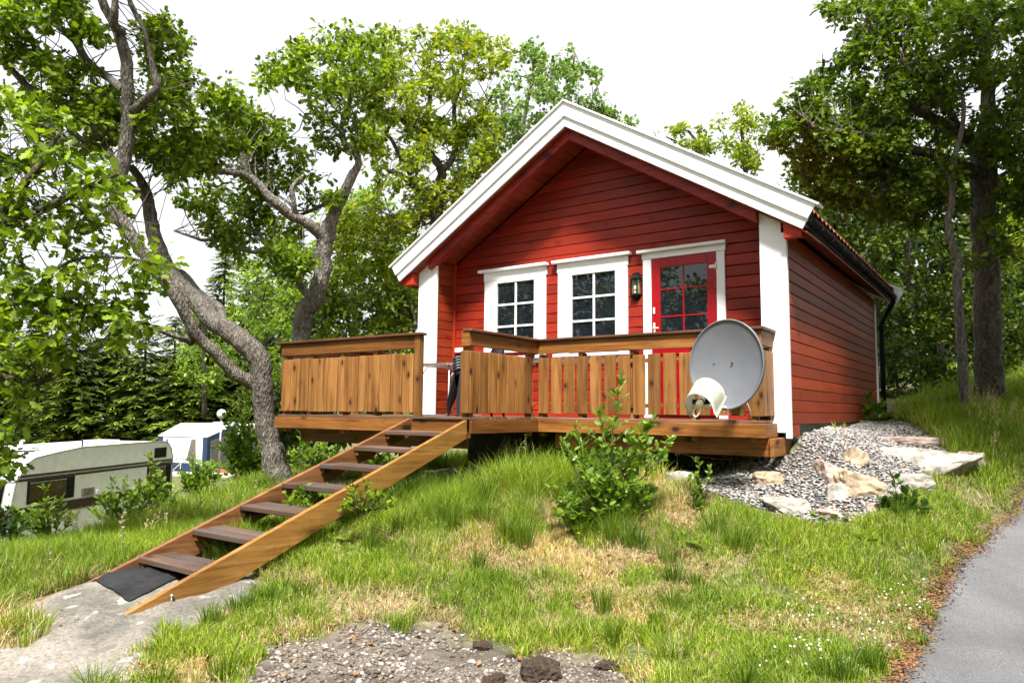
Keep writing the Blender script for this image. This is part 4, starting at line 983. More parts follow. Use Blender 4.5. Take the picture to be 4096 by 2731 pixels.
# overhanging boughs with large leaves closest to the viewer
def bough(D=6.4):
    t = thing('overhanging_oak', 'leafy oak boughs with the largest leaves hanging in from the left edge', 'tree', tuple(at(-380, 1330, D+.2)))
    mb = MB(); sk = [limb(mb, l, D) for l in (
     [(-380,1420,80,.2),(-370,1100,70,.2),(-300,800,60,.1),(-160,620,46,0),(-20,520,34,0),(100,480,20,0),(200,430,12,-.1),(270,400,6,-.1)],
     [(-160,620,36,0),(-60,700,26,.1),(60,690,18,.1),(170,700,12,.1),(260,735,8,0),(330,745,5,0)],
     [(-300,800,40,.1),(-120,900,30,.2),(0,868,16,.2),(55,872,12,.2),(80,878,11,.2),(120,858,10,.2),(155,832,9,.2),(190,808,9,.1),(235,798,6,0)],
     [(110,862,8,.2),(90,880,8,.2),(82,930,7,.3),(60,960,6,.3),(20,1010,5,.3)],
     [(185,812,6,.1),(150,806,5,.1),(110,815,4,.1)],
     [(-20,520,26,0),(60,420,18,-.1),(110,350,12,-.1),(140,300,6,-.1)],
     [(60,690,10,.1),(140,610,8,0),(230,590,6,-.1),(340,600,4,-.2)])]
    H = ((300,640,34),(225,655,22),(340,560,16),(170,560,16),(120,560,14),(255,600,14),(205,520,12))
    C, R_ = [], []
    for poly, dd, n_, th, ho in (
      ([(-60,215),(0,205),(60,235),(120,260),(200,300),(255,350),(262,420),(300,470),(290,500),(200,500),(60,470),(-60,460)],0,125,.6,()),
      ([(-60,460),(60,470),(200,500),(300,500),(345,545),(390,600),(400,650),(350,665),(330,700),(250,690),(120,700),(0,700),(-60,690)],0,120,.6,H),
      ([(-60,690),(0,700),(120,700),(250,690),(320,720),(345,750),(300,790),(220,800),(120,830),(60,870),(-60,860)],0,110,.6,((170,790,14),)),
      ([(-60,860),(60,870),(80,950),(60,1000),(20,1090),(-60,1120)],.2,45,.5,())):
        c, r = mass(poly, D+dd, n_, th, ho, rmin=.07, rmax=.17); C.append(c); R_.append(r)
    C = np.vstack(C); R_ = np.concatenate(R_); twigs(mb, sk, C, .55, .007, maxd=1.2)
    mb.build('trunk', BARKD, t); leaves('crown', *sprays(C, R_, 9, .108, .7, droop=.35), T_OAK, L_OAKN, t)
bough()
# --- second oak, behind the deck
tree('oak_tree', 'pale barked forked oak rising behind the left part of the deck railing', 'tree',
 [[(690,860,52,0),(692,783,42,0),(694,735,44,0),(705,705,46,0),(726,680,42,0),(736,640,38,0),(744,583,37,0),(750,542,36,0),(768,492,28,0),(784,459,25,0),(806,410,22,0),(824,375,17,0),(812,345,15,0),(793,332,14,.1),(785,289,13,.2),(805,227,12,.2),(809,176,10,.2),(801,129,7,.2),(790,95,4,.2)],
  [(748,548,30,0),(726,530,26,-.1),(705,513,25,-.2),(672,496,24,-.3),(647,478,23,-.4),(620,455,21,-.5),(598,428,19,-.5),(567,403,18,-.5),(533,396,16,-.5),(500,393,14,-.4),(450,380,13,-.3),(400,347,11,-.2),(350,313,7,-.1)],
  [(575,402,14,-.5),(560,380,12,-.5),(556,352,11,-.5),(562,326,8,-.5)],
  [(676,498,16,-.3),(674,460,12,-.4),(671,432,12,-.4),(692,408,9,-.4)],
  [(722,690,24,0),(705,672,22,.2),(686,646,18,.3),(704,612,16,.4),(730,583,18,.4),(742,560,18,.2)],
  [(700,618,12,.3),(660,590,11,.2),(614,571,11,0),(581,579,10,-.1),(552,567,7,-.2)],
  [(614,571,9,0),(604,550,8,0),(590,536,7,0),(560,522,6,0),(531,521,5,0),(500,540,6,0),(470,552,8,.1),(430,540,6,.1),(400,530,5,.1)],
  [(790,310,9,.1),(770,290,8,0),(740,265,7,-.1),(700,262,5,-.2)],
  [(800,250,9,.2),(830,235,7,.1),(870,205,5,0),(900,200,4,0)],
  [(803,200,8,.2),(770,150,6,.1),(740,120,4,0)],
  [(784,459,12,0),(745,470,9,.3),(700,490,8,.5),(660,500,6,.6)]],
 12.0,
 [([(555,165),(590,168),(640,118),(690,58),(715,70),(735,42),(775,70),(800,58),(840,60),(872,78),(905,130),(900,175),(862,215),(880,270),(840,300),(760,280),(700,285),(640,310),(590,300),(545,255),(570,205)],0,330,1.2,((740,235,10),(640,260,16),(690,228,12))),
  ([(540,245),(600,300),(700,300),(780,300),(860,290),(850,360),(780,340),(745,352),(700,372),(620,372),(560,350),(500,330),(480,290)],.2,160,.9,((670,320,14),(720,300,10),(600,270,10))),
  ([(370,360),(470,330),(560,345),(640,380),(740,370),(760,420),(735,460),(690,470),(650,420),(600,470),(640,510),(700,520),(690,560),(600,560),(540,590),(480,560),(470,500),(420,470),(380,430)],.4,330,1.0,((735,410,14),(450,420,12),(520,470,12))),
  ([(640,540),(700,560),(720,600),(690,650),(650,630),(600,610),(620,560)],-.4,60,.4),
  ([(745,440),(775,450),(775,480),(745,480)],-.3,8,.15)],
 .105, 15, T_OAK, L_OAK, BARKP, base=(690,850), twf=.25, twr=.010)
# --- olive-tinged oak in the middle
tree('oak_tree', 'tall olive green oak with some yellowing leaves between the forked oak and the gable', 'tree',
 [[(1000,640,46,0),(1002,560,34,0),(1004,496,30,0),(1010,430,26,0),(1014,391,20,0),(988,352,16,0),(976,320,13,0),(985,250,11,0),(990,180,8,0),(985,130,5,0)],
  [(1014,391,18,0),(1035,371,16,.2),(1047,336,13,.3),(1043,254,10,.3),(1060,180,8,.3),(1075,110,5,.3)],
  [(1002,520,22,0),(985,470,18,-.1),(960,440,17,-.2),(925,405,15,-.4),(890,392,9,-.5)],
  [(1012,470,16,0),(1040,420,12,.3),(1090,380,8,.5)],[(960,440,10,-.2),(910,340,9,-.3),(880,290,7,-.4),(870,240,5,-.4)],
  [(1047,336,9,.3),(1090,290,7,.4),(1130,220,5,.5)],[(985,470,9,0),(950,520,8,-.2),(905,505,5,-.3),(880,500,4,-.3)]],
 15.0,
 [([(845,190),(880,170),(885,75),(920,65),(945,100),(965,65),(1000,90),(1010,55),(1042,38),(1070,60),(1100,45),(1115,80),(1150,90),(1172,115),(1165,150),(1100,180),(1080,200),(1120,260),(1060,300),(1000,290),(930,300),(880,260),(850,230)],0,330,1.4,((950,160,20),(1120,190,16),(905,215,10),(1020,180,8))),
  ([(850,230),(930,280),(1000,280),(1060,290),(1130,250),(1150,320),(1120,380),(1080,420),(1030,480),(990,560),(940,600),(880,590),(870,520),(840,440),(850,350),(830,300)],0,430,1.5,((930,330,16),(1090,320,14),(880,400,12),(970,400,8))),
  ([(760,490),(840,470),(900,560),(960,580),(950,640),(860,650),(780,640),(750,560)],-.5,200,.9)],
 .115, 15, T_OAK, L_OLIVE, BARKD, base=(1000,700), twf=.3, twr=.012)
# --- aspens behind the roof
tree('aspen_tree', 'pale leaved aspen showing above the left slope of the roof', 'tree',
 [[(1210,600,22,0),(1190,480,18,0),(1180,420,15,0),(1195,330,12,0),(1210,240,9,0),(1225,160,6,0),(1215,110,4,0)],
  [(1180,420,13,0),(1140,360,11,.4),(1110,300,8,.6),(1095,240,5,.6)],[(1190,470,12,0),(1250,380,10,.3),(1290,290,8,.5),(1310,200,6,.5),(1320,120,4,.5)],
  [(1290,290,6,.5),(1350,250,5,.6),(1375,190,4,.7)],[(1195,330,7,0),(1160,260,6,-.3),(1150,220,4,-.3)]],
 21.0,
 [([(1050,300),(1085,240),(1150,200),(1185,150),(1195,95),(1225,90),(1240,120),(1262,150),(1300,95),(1330,108),(1332,145),(1375,165),(1388,215),(1350,235),(1330,260),(1290,255),(1180,330),(1090,420),(1040,440),(1040,380)],0,420,2.0,((1262,180,9),(1150,240,12),(1130,330,10),(1215,260,10))),
  ([(1345,240),(1395,250),(1450,268),(1452,285),(1400,270),(1350,260)],.2,36,.5)],
 .10, 15, T_ROUND, L_POP, BARKP, base=(1210,700), twf=.25, twr=.013, rr=(.13, .32))
tree('oak_tree', 'small yellow green tree crown showing above the middle of the right roof slope', 'tree',
 [[(1600,520,16,0),(1610,400,12,0),(1600,330,8,0),(1580,300,5,0)],[(1605,370,7,0),(1560,330,5,0),(1530,315,3,0)]],
 22.0, [([(1508,305),(1560,288),(1600,290),(1632,305),(1640,345),(1600,350),(1560,330)],0,60,1.0)], .13, 14, T_OVAL, L_OLIVE, BARKD, base=(1600,620), rr=(.12,.3))
tree('oak_tree', 'taller yellow green tree crown near the lower end of the right roof slope', 'tree',
 [[(1730,560,16,0),(1715,430,12,0),(1708,340,9,0),(1700,280,5,0)],[(1712,400,6,0),(1740,350,5,0)],[(1712,380,6,0),(1680,330,5,0)]],
 21.0, [([(1636,285),(1665,270),(1700,240),(1730,265),(1765,275),(1765,320),(1738,345),(1742,395),(1700,385),(1660,340)],0,110,1.2,((1672,310,8),))], .13, 14, T_OVAL, L_OLIVE, BARKD, base=(1730,640), rr=(.12,.3))
# --- big oak on the right
tree('oak_tree', 'big dark oak with thick trunk and heavy limbs on the bank right of the cabin', 'tree',
 [[(2292,1010,92,0),(2282,950,76,0),(2272,880,60,0),(2268,760,56,0),(2266,650,54,0),(2262,571,50,0),(2256,476,52,0),(2258,366,56,0),(2247,330,50,0)],
  [(2247,330,40,0),(2215,312,30,-.2),(2170,287,28,-.4),(2123,262,22,-.6),(2080,240,16,-.8),(2040,180,12,-.9),(2010,110,9,-1),(1990,40,6,-1)],
  [(2245,398,32,0),(2210,382,27,-.3),(2189,373,26,-.4),(2150,358,25,-.6),(2115,348,23,-.7),(2064,337,21,-.9),(2030,318,20,-1),(2000,312,16,-1.1),(1969,308,14,-1.2),(1930,303,12,-1.3),(1903,301,11,-1.4),(1866,291,9,-1.5),(1845,270,7,-1.5),(1823,253,5,-1.5)],
  [(2262,330,34,0),(2270,240,30,.2),(2265,150,24,.2),(2250,60,20,.2),(2235,-30,16,.2)],[(2276,340,26,0),(2300,310,22,.2),(2330,285,18,.3),(2380,240,16,.4)],
  [(2275,355,16,0),(2320,352,13,-.1),(2380,335,12,-.1)],[(2235,325,20,-.1),(2200,290,16,-.3),(2170,230,15,-.5),(2130,190,12,-.6),(2090,165,10,-.6),(2075,120,9,-.6),(2068,95,7,-.6)],
  [(2275,600,16,0),(2295,560,14,-.1),(2300,540,10,-.1)],[(2064,337,10,-.9),(2040,400,7,-.9),(2045,430,5,-.9)],[(2115,348,9,-.7),(2160,300,7,-.7),(2170,280,5,-.7)],
  [(2150,358,8,-.6),(2080,420,5,-.9),(2020,440,4,-1)]],
 12.6,
 [([(1895,10),(1925,-10),(2120,-10),(2110,60),(2060,90),(2080,180),(2140,260),(2080,290),(2000,280),(1930,230),(1880,190),(1890,150),(1950,110),(1960,60),(1910,50)],-.5,330,1.1,((1900,90,14),(2000,150,8),(1940,150,8))),
  ([(2100,-10),(2420,-10),(2420,420),(2330,420),(2230,330),(2140,270),(2090,180),(2080,80)],-.2,760,1.6,((2330,80,12),(2150,20,10))),
  ([(1765,260),(1810,235),(1840,190),(1880,185),(1930,230),(1990,280),(2080,300),(2140,280),(2200,340),(2140,370),(2060,380),(1960,400),(1880,380),(1800,350),(1760,310)],-.8,380,.9,((1840,330,12),(1800,290,6))),
  ([(1820,370),(1960,370),(2100,370),(2200,380),(2210,470),(2100,520),(2000,500),(1870,450)],-.3,330,.9,((1900,400,8),)),
  ([(2300,420),(2420,400),(2420,560),(2330,520)],.2,70,.7),
  ([(2255,560),(2330,540),(2330,590),(2270,600)],-.7,12,.2),([(2262,500),(2300,490),(2300,520),(2262,525)],-.7,7,.15),([(2270,430),(2310,430),(2310,450),(2275,455)],-.7,7,.15)],
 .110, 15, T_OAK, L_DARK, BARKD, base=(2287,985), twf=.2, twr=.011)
tree('slender_tree', 'thin grey bent trunk standing just left of the big right oak', 'tree',
 [[(2218,960,30,0),(2215,916,23,0),(2211,839,21,0),(2207,759,20,0),(2199,678,19,0),(2199,620,20,0),(2204,598,17,0),(2190,572,16,0),(2178,520,14,0),(2185,469,14,0),(2186,421,14,0),(2190,366,13,0),(2205,319,11,0),(2213,256,9,0),(2206,205,8,0),(2170,176,7,0),(2120,165,6,0),(2086,158,5,0),(2068,110,4,0)],
  [(2186,421,8,0),(2160,380,6,0),(2150,350,4,0)],[(2199,640,6,0),(2240,600,4,0)]],
 11.4, [([(2110,60),(2260,60),(2260,180),(2170,230),(2090,190)],0,70,.6),([(2120,340),(2190,330),(2190,420),(2130,420)],0,30,.4),([(2215,580),(2250,580),(2250,610),(2215,605)],0,6,.15)],
 .10, 13, T_OVAL, L_DARK, BARKP, base=(2217,950), twf=.3, twr=.008)
# --- the wood behind, tree by tree
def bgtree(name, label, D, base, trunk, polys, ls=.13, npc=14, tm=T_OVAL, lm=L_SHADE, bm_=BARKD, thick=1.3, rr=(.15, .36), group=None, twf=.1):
    tree(name, label, 'tree', trunk, D, [(p_, 0, n_, thick) + ((h_,) if h_ else ()) for p_, n_, h_ in polys], ls, npc, tm, lm, bm_, base=base, rr=rr, group=group, twf=twf, twr=.014)
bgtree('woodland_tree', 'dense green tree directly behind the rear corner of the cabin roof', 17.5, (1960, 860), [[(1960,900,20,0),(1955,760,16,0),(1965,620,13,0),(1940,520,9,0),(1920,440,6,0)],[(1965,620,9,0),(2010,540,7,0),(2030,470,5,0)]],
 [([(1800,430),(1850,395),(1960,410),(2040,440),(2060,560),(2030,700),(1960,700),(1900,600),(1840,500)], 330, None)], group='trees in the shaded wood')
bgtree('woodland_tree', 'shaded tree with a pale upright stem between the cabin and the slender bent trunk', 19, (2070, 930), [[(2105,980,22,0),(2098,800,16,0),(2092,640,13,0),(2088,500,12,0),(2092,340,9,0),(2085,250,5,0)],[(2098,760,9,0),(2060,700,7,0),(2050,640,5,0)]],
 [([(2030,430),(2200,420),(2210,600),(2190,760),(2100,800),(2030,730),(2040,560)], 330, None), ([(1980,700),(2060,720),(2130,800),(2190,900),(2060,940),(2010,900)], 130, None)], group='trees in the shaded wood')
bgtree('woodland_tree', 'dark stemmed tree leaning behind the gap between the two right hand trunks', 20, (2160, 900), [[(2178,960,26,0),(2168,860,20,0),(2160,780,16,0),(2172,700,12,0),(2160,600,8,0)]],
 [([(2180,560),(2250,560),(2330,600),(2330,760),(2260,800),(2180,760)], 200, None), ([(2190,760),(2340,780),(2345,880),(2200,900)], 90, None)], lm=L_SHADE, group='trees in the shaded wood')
bgtree('woodland_tree', 'bushy tree at the right edge behind the big oak', 17, (2400, 950), [[(2420,1000,26,0),(2400,800,20,0),(2390,600,14,0),(2380,450,8,0)]],
 [([(2290,430),(2460,400),(2480,600),(2330,640),(2290,560)], 220, None), ([(2320,700),(2480,640),(2480,900),(2330,930)], 150, None)], lm=L_OLIVE, group='trees in the shaded wood')
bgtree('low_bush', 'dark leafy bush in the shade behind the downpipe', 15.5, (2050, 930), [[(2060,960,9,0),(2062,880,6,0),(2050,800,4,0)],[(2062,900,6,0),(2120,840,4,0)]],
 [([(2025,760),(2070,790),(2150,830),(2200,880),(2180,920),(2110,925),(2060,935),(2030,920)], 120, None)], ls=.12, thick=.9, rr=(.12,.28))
bgtree('low_bush', 'leafy bush on the bank behind the base of the big oak', 14.5, (2330, 960), [[(2330,1000,8,0),(2335,900,5,0),(2330,860,3,0)]],
 [([(2310,880),(2360,850),(2430,860),(2440,960),(2330,970)], 60, None)], ls=.11, thick=.6, rr=(.10,.22), lm=L_BUSH)
bgtree('low_bush', 'bright green oak bush filling the space between the forked oak and the cabin corner', 13.6, (850, 880), [[(850,900,14,0),(860,820,10,0),(900,740,7,0),(930,690,5,0)],[(860,820,8,0),(800,740,6,0),(770,700,4,0)],[(940,790,6,-.3),(955,745,5,-.3),(945,715,4,-.3),(925,700,3,-.3)]],
 [([(725,660),(790,630),(850,655),(900,635),(968,650),(975,860),(740,860),(735,720)], 330, None)], ls=.11, npc=14, tm=T_OAK, lm=L_OAK, thick=.8, rr=(.12,.26), twf=.3)
bgtree('woodland_tree', 'light green birch like tree left of the forked oak trunk', 19, (610, 900), [[(620,980,14,0),(615,820,10,0),(600,700,8,0),(590,620,5,0)],[(615,800,7,0),(650,740,5,0),(560,650,4,0)]],
 [([(515,650),(560,600),(610,620),(640,580),(700,600),(700,720),(690,850),(640,900),(560,860),(540,770)], 330, ((610,790,12),))], ls=.10, npc=15, lm=L_BUSH, rr=(.15,.34))
bgtree('woodland_tree', 'green tree filling the middle distance under the olive oak', 22, (800, 820), [[(820,900,16,0),(815,700,12,0),(800,580,9,0),(790,500,6,0)]],
 [([(720,480),(780,440),(870,430),(930,480),(980,560),(970,660),(860,680),(740,670),(700,600)], 420, ((770,500,10),))], ls=.13, lm=L_BUSH)
bgtree('woodland_tree', 'darker green tree seen through the limbs of the forked oak', 25, (640, 800), [[(650,900,16,0),(650,700,12,0),(640,600,8,0)]],
 [([(560,560),(640,520),(700,540),(730,620),(690,690),(600,680),(540,630)], 200, None)], ls=.15, lm=L_DARK)
bgtree('woodland_tree', 'tall shaded tree filling the gap behind the long limb of the big right oak', 18.5, (2010, 900), [[(2010,940,24,0),(2015,760,18,0),(2005,560,14,0),(2010,400,10,0),(2020,280,6,0)],[(2005,560,9,0),(1950,470,7,0),(1900,400,5,0)]],
 [([(1900,215),(1980,180),(2100,160),(2200,220),(2240,330),(2230,460),(2100,480),(1960,470),(1850,450),(1800,410),(1835,370),(1900,360),(1870,290)], 420, ((1850,340,10),))], lm=L_DARK, group='trees in the shaded wood')
bgtree('woodland_tree', 'mid green tree between the leaning oak and the pointed spruce', 26, (470, 900), [[(470,960,12,0),(468,820,9,0),(465,740,6,0)]],
 [([(425,720),(470,690),(520,720),(540,800),(520,900),(430,900),(410,800)], 170, None)], ls=.14, lm=L_BUSH, rr=(.2,.45))
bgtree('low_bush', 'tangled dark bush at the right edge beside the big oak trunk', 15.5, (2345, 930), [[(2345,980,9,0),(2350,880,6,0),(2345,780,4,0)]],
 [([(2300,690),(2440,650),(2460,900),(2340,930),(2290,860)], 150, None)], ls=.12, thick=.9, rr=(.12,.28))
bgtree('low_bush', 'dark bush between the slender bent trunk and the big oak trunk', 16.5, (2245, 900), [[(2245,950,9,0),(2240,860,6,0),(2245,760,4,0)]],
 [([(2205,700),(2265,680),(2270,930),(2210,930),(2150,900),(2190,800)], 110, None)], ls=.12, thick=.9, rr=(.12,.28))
# distant wood as one mass, then unseen leaves: wood mirrored in the panes, masses added for shade
def wood_mass(cents, rad, npc, ls, lm, name='distant_wood'):
    p_, t_, n_, s_ = sprays(cents, rad, npc, ls, .9)
    setp(leaves(name, p_, t_, n_, s_, T_HEX, lm), kind='stuff')
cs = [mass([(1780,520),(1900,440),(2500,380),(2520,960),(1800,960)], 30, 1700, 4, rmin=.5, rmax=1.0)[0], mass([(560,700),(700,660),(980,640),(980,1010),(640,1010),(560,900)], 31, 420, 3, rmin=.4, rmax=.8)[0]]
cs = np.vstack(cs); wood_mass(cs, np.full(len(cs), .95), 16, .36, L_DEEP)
M_ = 1080; ang = rng.uniform(math.radians(150), math.radians(318), M_); rd = rng.uniform(10.5, 15, M_); hz = rng.uniform(0, 1, M_)
cen = np.stack([rd*np.cos(ang)-3, rd*np.sin(ang)-1.5, -1+hz*(7.6+1.8*np.sin(ang*9))], -1); cen = cen[(vnoise(cen[:, 0]*.5, cen[:, 1]*.5, cen[:, 2]*.5, 3) > .22)]
hi = np.stack([rng.uniform(.8, 3.8, 300), rng.uniform(5.5, 12.0, 300), rng.uniform(8.2, 11, 300)], -1); hi = hi[(fbm(hi[:, 0]*.8, hi[:, 1]*.8, 0, 2, 13) > .40)]; hi = hi[hi[:, 2] > 8+.0*hi[:, 0]]  # crown clumps out of view overhead, added to shade side wall and bank
rs = np.stack([rng.uniform(3.2, 7.5, 650), rng.uniform(-6, 17, 650), rng.uniform(-.8, 7.5, 650)], -1); rs = rs[vnoise(rs[:, 0]*.5, rs[:, 1]*.5, rs[:, 2]*.5, 4) > .30]  # unseen trees right of the path, put in to block sky light
cen = np.vstack([cen[~((cen @ Fa > 0) & (np.abs(cen @ Ra) < .9*np.abs(cen @ Fa)+1))], hi, rs])
wood_mass(cen, rng.uniform(.6, 1.1, len(cen)), 70, .22, L_DARK, 'unseen_wood_and_shade_crowns')
# far hills
hx, hy = np.meshgrid(np.linspace(-1, 1, 90), np.linspace(0, 1, 12))
azh = math.radians(-35)+hx*1.2; R_h = 150+hy*60; ridge = (4+17*np.sin(hy*math.pi/2))*(0.6+.5*fbm(hx*6+5, hy*0, 0, 3, 8))
V = np.stack([R_h*np.sin(azh), R_h*np.cos(azh), -6+ridge+fbm(hx*60, hy*9, 0, 3, 6)*2.5], -1).reshape(-1, 3)
idx = np.arange(hx.size).reshape(hx.shape); q = np.stack([idx[:-1, :-1], idx[:-1, 1:], idx[1:, 1:], idx[1:, :-1]], -1).reshape(-1, 4)
ma, n, p, o = new_mat('far_wooded_hill'); a1 = nd(n, 'ShaderNodeTexNoise', Scale=.5, Detail=8.0); n.links.new(coords(n, (1, 1, 1), False), a1.inputs['Vector'])
n.links.new(ramp(n, a1.outputs['Fac'], [(.35, (.05, .08, .035)), (.55, (.10, .14, .06)), (.7, (.2, .22, .13))]).outputs[0], p.inputs['Base Color']); p.inputs['Roughness'].default_value = 1
setp(link('hills', mesh_np('hills', V, q, np.full(len(q), 4), ma, smooth=True)), kind='structure')
# --- spruces behind the caravans
T_FROND = _tmpl([(.07, .08), (.03, .16), (.12, .28), (.04, .36), (.13, .50), (.04, .58), (.10, .74), (.03, .80)], .1)
def spruce(vx, vtop, D, label, R_=3.2, lm=L_SPRUCE):
    top = at(vx, vtop, D); x, y = top[0], top[1]; zg = float(T(x, y)); H = top[2]-zg
    t = thing('spruce_tree', label, 'tree', (x, y, zg), group='spruces behind the caravans')
    w = MB(); w.tube([(x, y, zg), (x+.05, y, zg+H*.5), (x, y, zg+H)], [.22, .12, .02], 8); w.build('trunk', BARKD, t)
    P, Tp, N_, S_ = [], [], [], []
    z = .35
    while z < H-.15:
        L0 = R_*(1-z/H)**.75*(.85+.3*rng.random())+.08; nb_ = 9 if z < H*.7 else 6
        for a in rng.uniform(0, 2*math.pi)+np.arange(nb_)*2*math.pi/nb_+rng.normal(0, .18, nb_):
            L = L0*rng.uniform(.6, 1.25); m_ = max(3, int(L/.19)); s = (np.arange(m_)+.6)/m_
            d = np.array([math.cos(a), math.sin(a), 0]); sd_ = np.array([-d[1], d[0], 0])
            bz = z+zg+rng.normal(0, .12)+L*(.10*s-.42*s**2+.14*s**4)
            bp = np.array([x, y, 0])+np.outer(s*L, d); bp[:, 2] = bz
            for sg in (-1, 0, 1):
                P.append(bp); tt = d*.8+sd_*sg*.85+np.array([0, 0, -.28]); Tp.append(np.tile(tt, (m_, 1))+rng.normal(0, .16, (m_, 3)))
                N_.append(np.tile([0, 0, 1.], (m_, 1))+rng.normal(0, .25, (m_, 3))); S_.append((.34+.42*(1-s)*min(1, L/1.5)+.10)*rng.uniform(.7, 1.35, m_))
        z += (.34 if z < H*.8 else .22)*rng.uniform(.6, 1.4)
    leaves('foliage', np.vstack(P), np.vstack(Tp), np.vstack(N_), np.concatenate(S_), T_FROND, lm, t)
for vx, vt, D, lb in ((-90,640,46,'dark spruce cut by the left edge of the picture behind the long caravan'),(10,700,43,'dark spruce behind the near end of the long caravan'),(95,665,45,'dark spruce standing above the roof vents of the long caravan'),(180,715,42,'lower spruce above the middle of the long caravan roof'),(262,690,44,'dark spruce above the rear half of the long caravan roof'),
  (338,735,43,'spruce standing over the rear end of the long caravan'),(405,725,45,'spruce directly left of the awning'),(462,700,43,'spruce directly behind the awning caravan'),(520,552,45,'tallest spruce with a pointed top right of the awning'),(590,610,46,'second tallest spruce between the leaning oak and the forked oak'),(650,690,44,'spruce mostly hidden behind the leaning oak trunk')):
    spruce(vx, vt, D, lb)
# --- shrubs
def shrub(name, label, base, stems, D, lsize, lmat, tmpl=T_OVAL, nside=9, side=.16, spacing=.028, r0=.006, group=None, seed=1):
    rg = np.random.default_rng(seed); b = at(base[0], base[1], D)
    t = thing(name, label, 'shrub', tuple(b), group=group); mb = MB(); P, Tp, N_ = [], [], []
    for st_ in stems:
        Q = np.array([at(p_[0], p_[1], D+(p_[2] if len(p_) > 2 else 0)) for p_ in st_])
        Q = np.array([Q[min(int(s), len(Q)-2)]*(1-(s-min(int(s), len(Q)-2)))+Q[min(int(s), len(Q)-2)+1]*(s-min(int(s), len(Q)-2)) for s in np.linspace(0, len(Q)-1, 16)])
        Q += rg.normal(0, .006, Q.shape); mb.tube(Q, list(np.linspace(r0, r0*.3, 16)), 5, cap=False)
        L = np.linalg.norm(Q[-1]-Q[0])
        for k in range(nside):
            s = .12+.86*(k+rg.random()*.6)/nside; i = min(int(s*15), 14); p0 = Q[i]; ax = nrmz(Q[i+1]-Q[i])
            dr = nrmz(rg.normal(size=3)+ax*.9+np.array([0, 0, .5])); ll = side*(1.15-s)*(.6+.8*rg.random())
            tw = p0+np.outer(np.linspace(0, 1, 5), dr*ll)+np.outer(np.linspace(0, 1, 5)**2, [0, 0, ll*.25]); mb.tube(tw, list(np.linspace(r0*.45, r0*.2, 5)), 4, cap=False)
            m_ = max(3, int(ll/spacing))
            for j in range(m_):
                f = (j+.7)/m_; P.append(p0+dr*ll*f+np.array([0, 0, ll*.25*f*f])); sd_ = nrmz(np.cross(dr, [0, 0, 1])+rg.normal(0, .3, 3))*(1 if j % 2 else -1)
                Tp.append(dr*.55+sd_*.8+np.array([0, 0, .35])); N_.append(np.array([0, 0, 1.])+rg.normal(0, .4, 3))
        for s in np.linspace(.55, 1, 9):
            i = min(int(s*15), 14); P.append(Q[i]); Tp.append(nrmz(rg.normal(size=3))*.7+nrmz(Q[-1]-Q[0])*.8); N_.append(rg.normal(size=3))
    mb.build('stem', BARKD, t)
    P = np.array(P); leaves('foliage', P, np.array(Tp), np.array(N_), lsize*rg.uniform(.65, 1.25, len(P)), tmpl, lmat, t)
shrub('young_shrub', 'tall young shrub with shiny light green leaves growing in front of the deck', (1410, 1215),
 [[(1410,1215),(1400,1120),(1405,1000),(1420,920),(1432,848)],[(1412,1215),(1420,1100),(1470,1010),(1508,950,-.1)],[(1405,1215),(1370,1100),(1340,1030),(1318,970,.1)],[(1405,1215),(1350,1130),(1310,1060),(1290,1000,-.1)],
  [(1412,1215),(1450,1120),(1510,1060),(1545,1000,.1)],[(1410,1215),(1390,1100),(1385,1010),(1378,930,.1)],[(1410,1215),(1440,1130),(1470,1070),(1490,1000,-.2)],[(1405,1215),(1340,1180),(1290,1150),(1262,1110,-.2)],[(1412,1215),(1400,1160),(1430,1080),(1450,980,-.2)],
  [(1405,1215),(1350,1170),(1300,1110,.2)],[(1412,1215),(1460,1170),(1510,1120,.2)],[(1408,1215),(1380,1150),(1340,1090,-.3)],[(1405,1215),(1330,1200),(1270,1180,-.3)]], 6.35, .068, L_SHRUB, nside=25, side=.20, spacing=.022, seed=3)
shrub('young_shrub', 'small upright shrub with light green leaves in front of the boulder under the deck', (1612, 1190),
 [[(1612,1190),(1605,1120),(1602,1045)],[(1612,1190),(1625,1120),(1632,1065)],[(1610,1190),(1590,1140),(1585,1090)],[(1612,1190),(1600,1150),(1610,1100)]], 6.5, .055, L_SHRUB, nside=9, side=.10, seed=4)
shrub('dark_shrub', 'dark leaved low shrub at the foot of the gravel mound', (2070, 1225),
 [[(2070,1225),(2062,1170),(2055,1085)],[(2070,1225),(2090,1170),(2100,1130)],[(2068,1225),(2040,1180),(2028,1150)],[(2072,1225),(2110,1190),(2118,1160)],[(2068,1225),(2035,1200),(2015,1190)],[(2070,1225),(2080,1180),(2080,1130)]], 6.6, .085, L_DSHRUB, nside=9, side=.13, spacing=.03, seed=5)
shrub('wall_plant', 'thin leafy plant growing against the far end of the red side wall', (2010, 985),
 [[(2010,985),(2003,950),(1990,905)],[(2010,985),(2018,950),(2025,925)],[(2012,985),(1998,965),(1990,940)],[(2012,985),(2025,965),(2040,955)]], 11.0, .12, L_SHRUB, nside=6, side=.12, spacing=.05, seed=6)
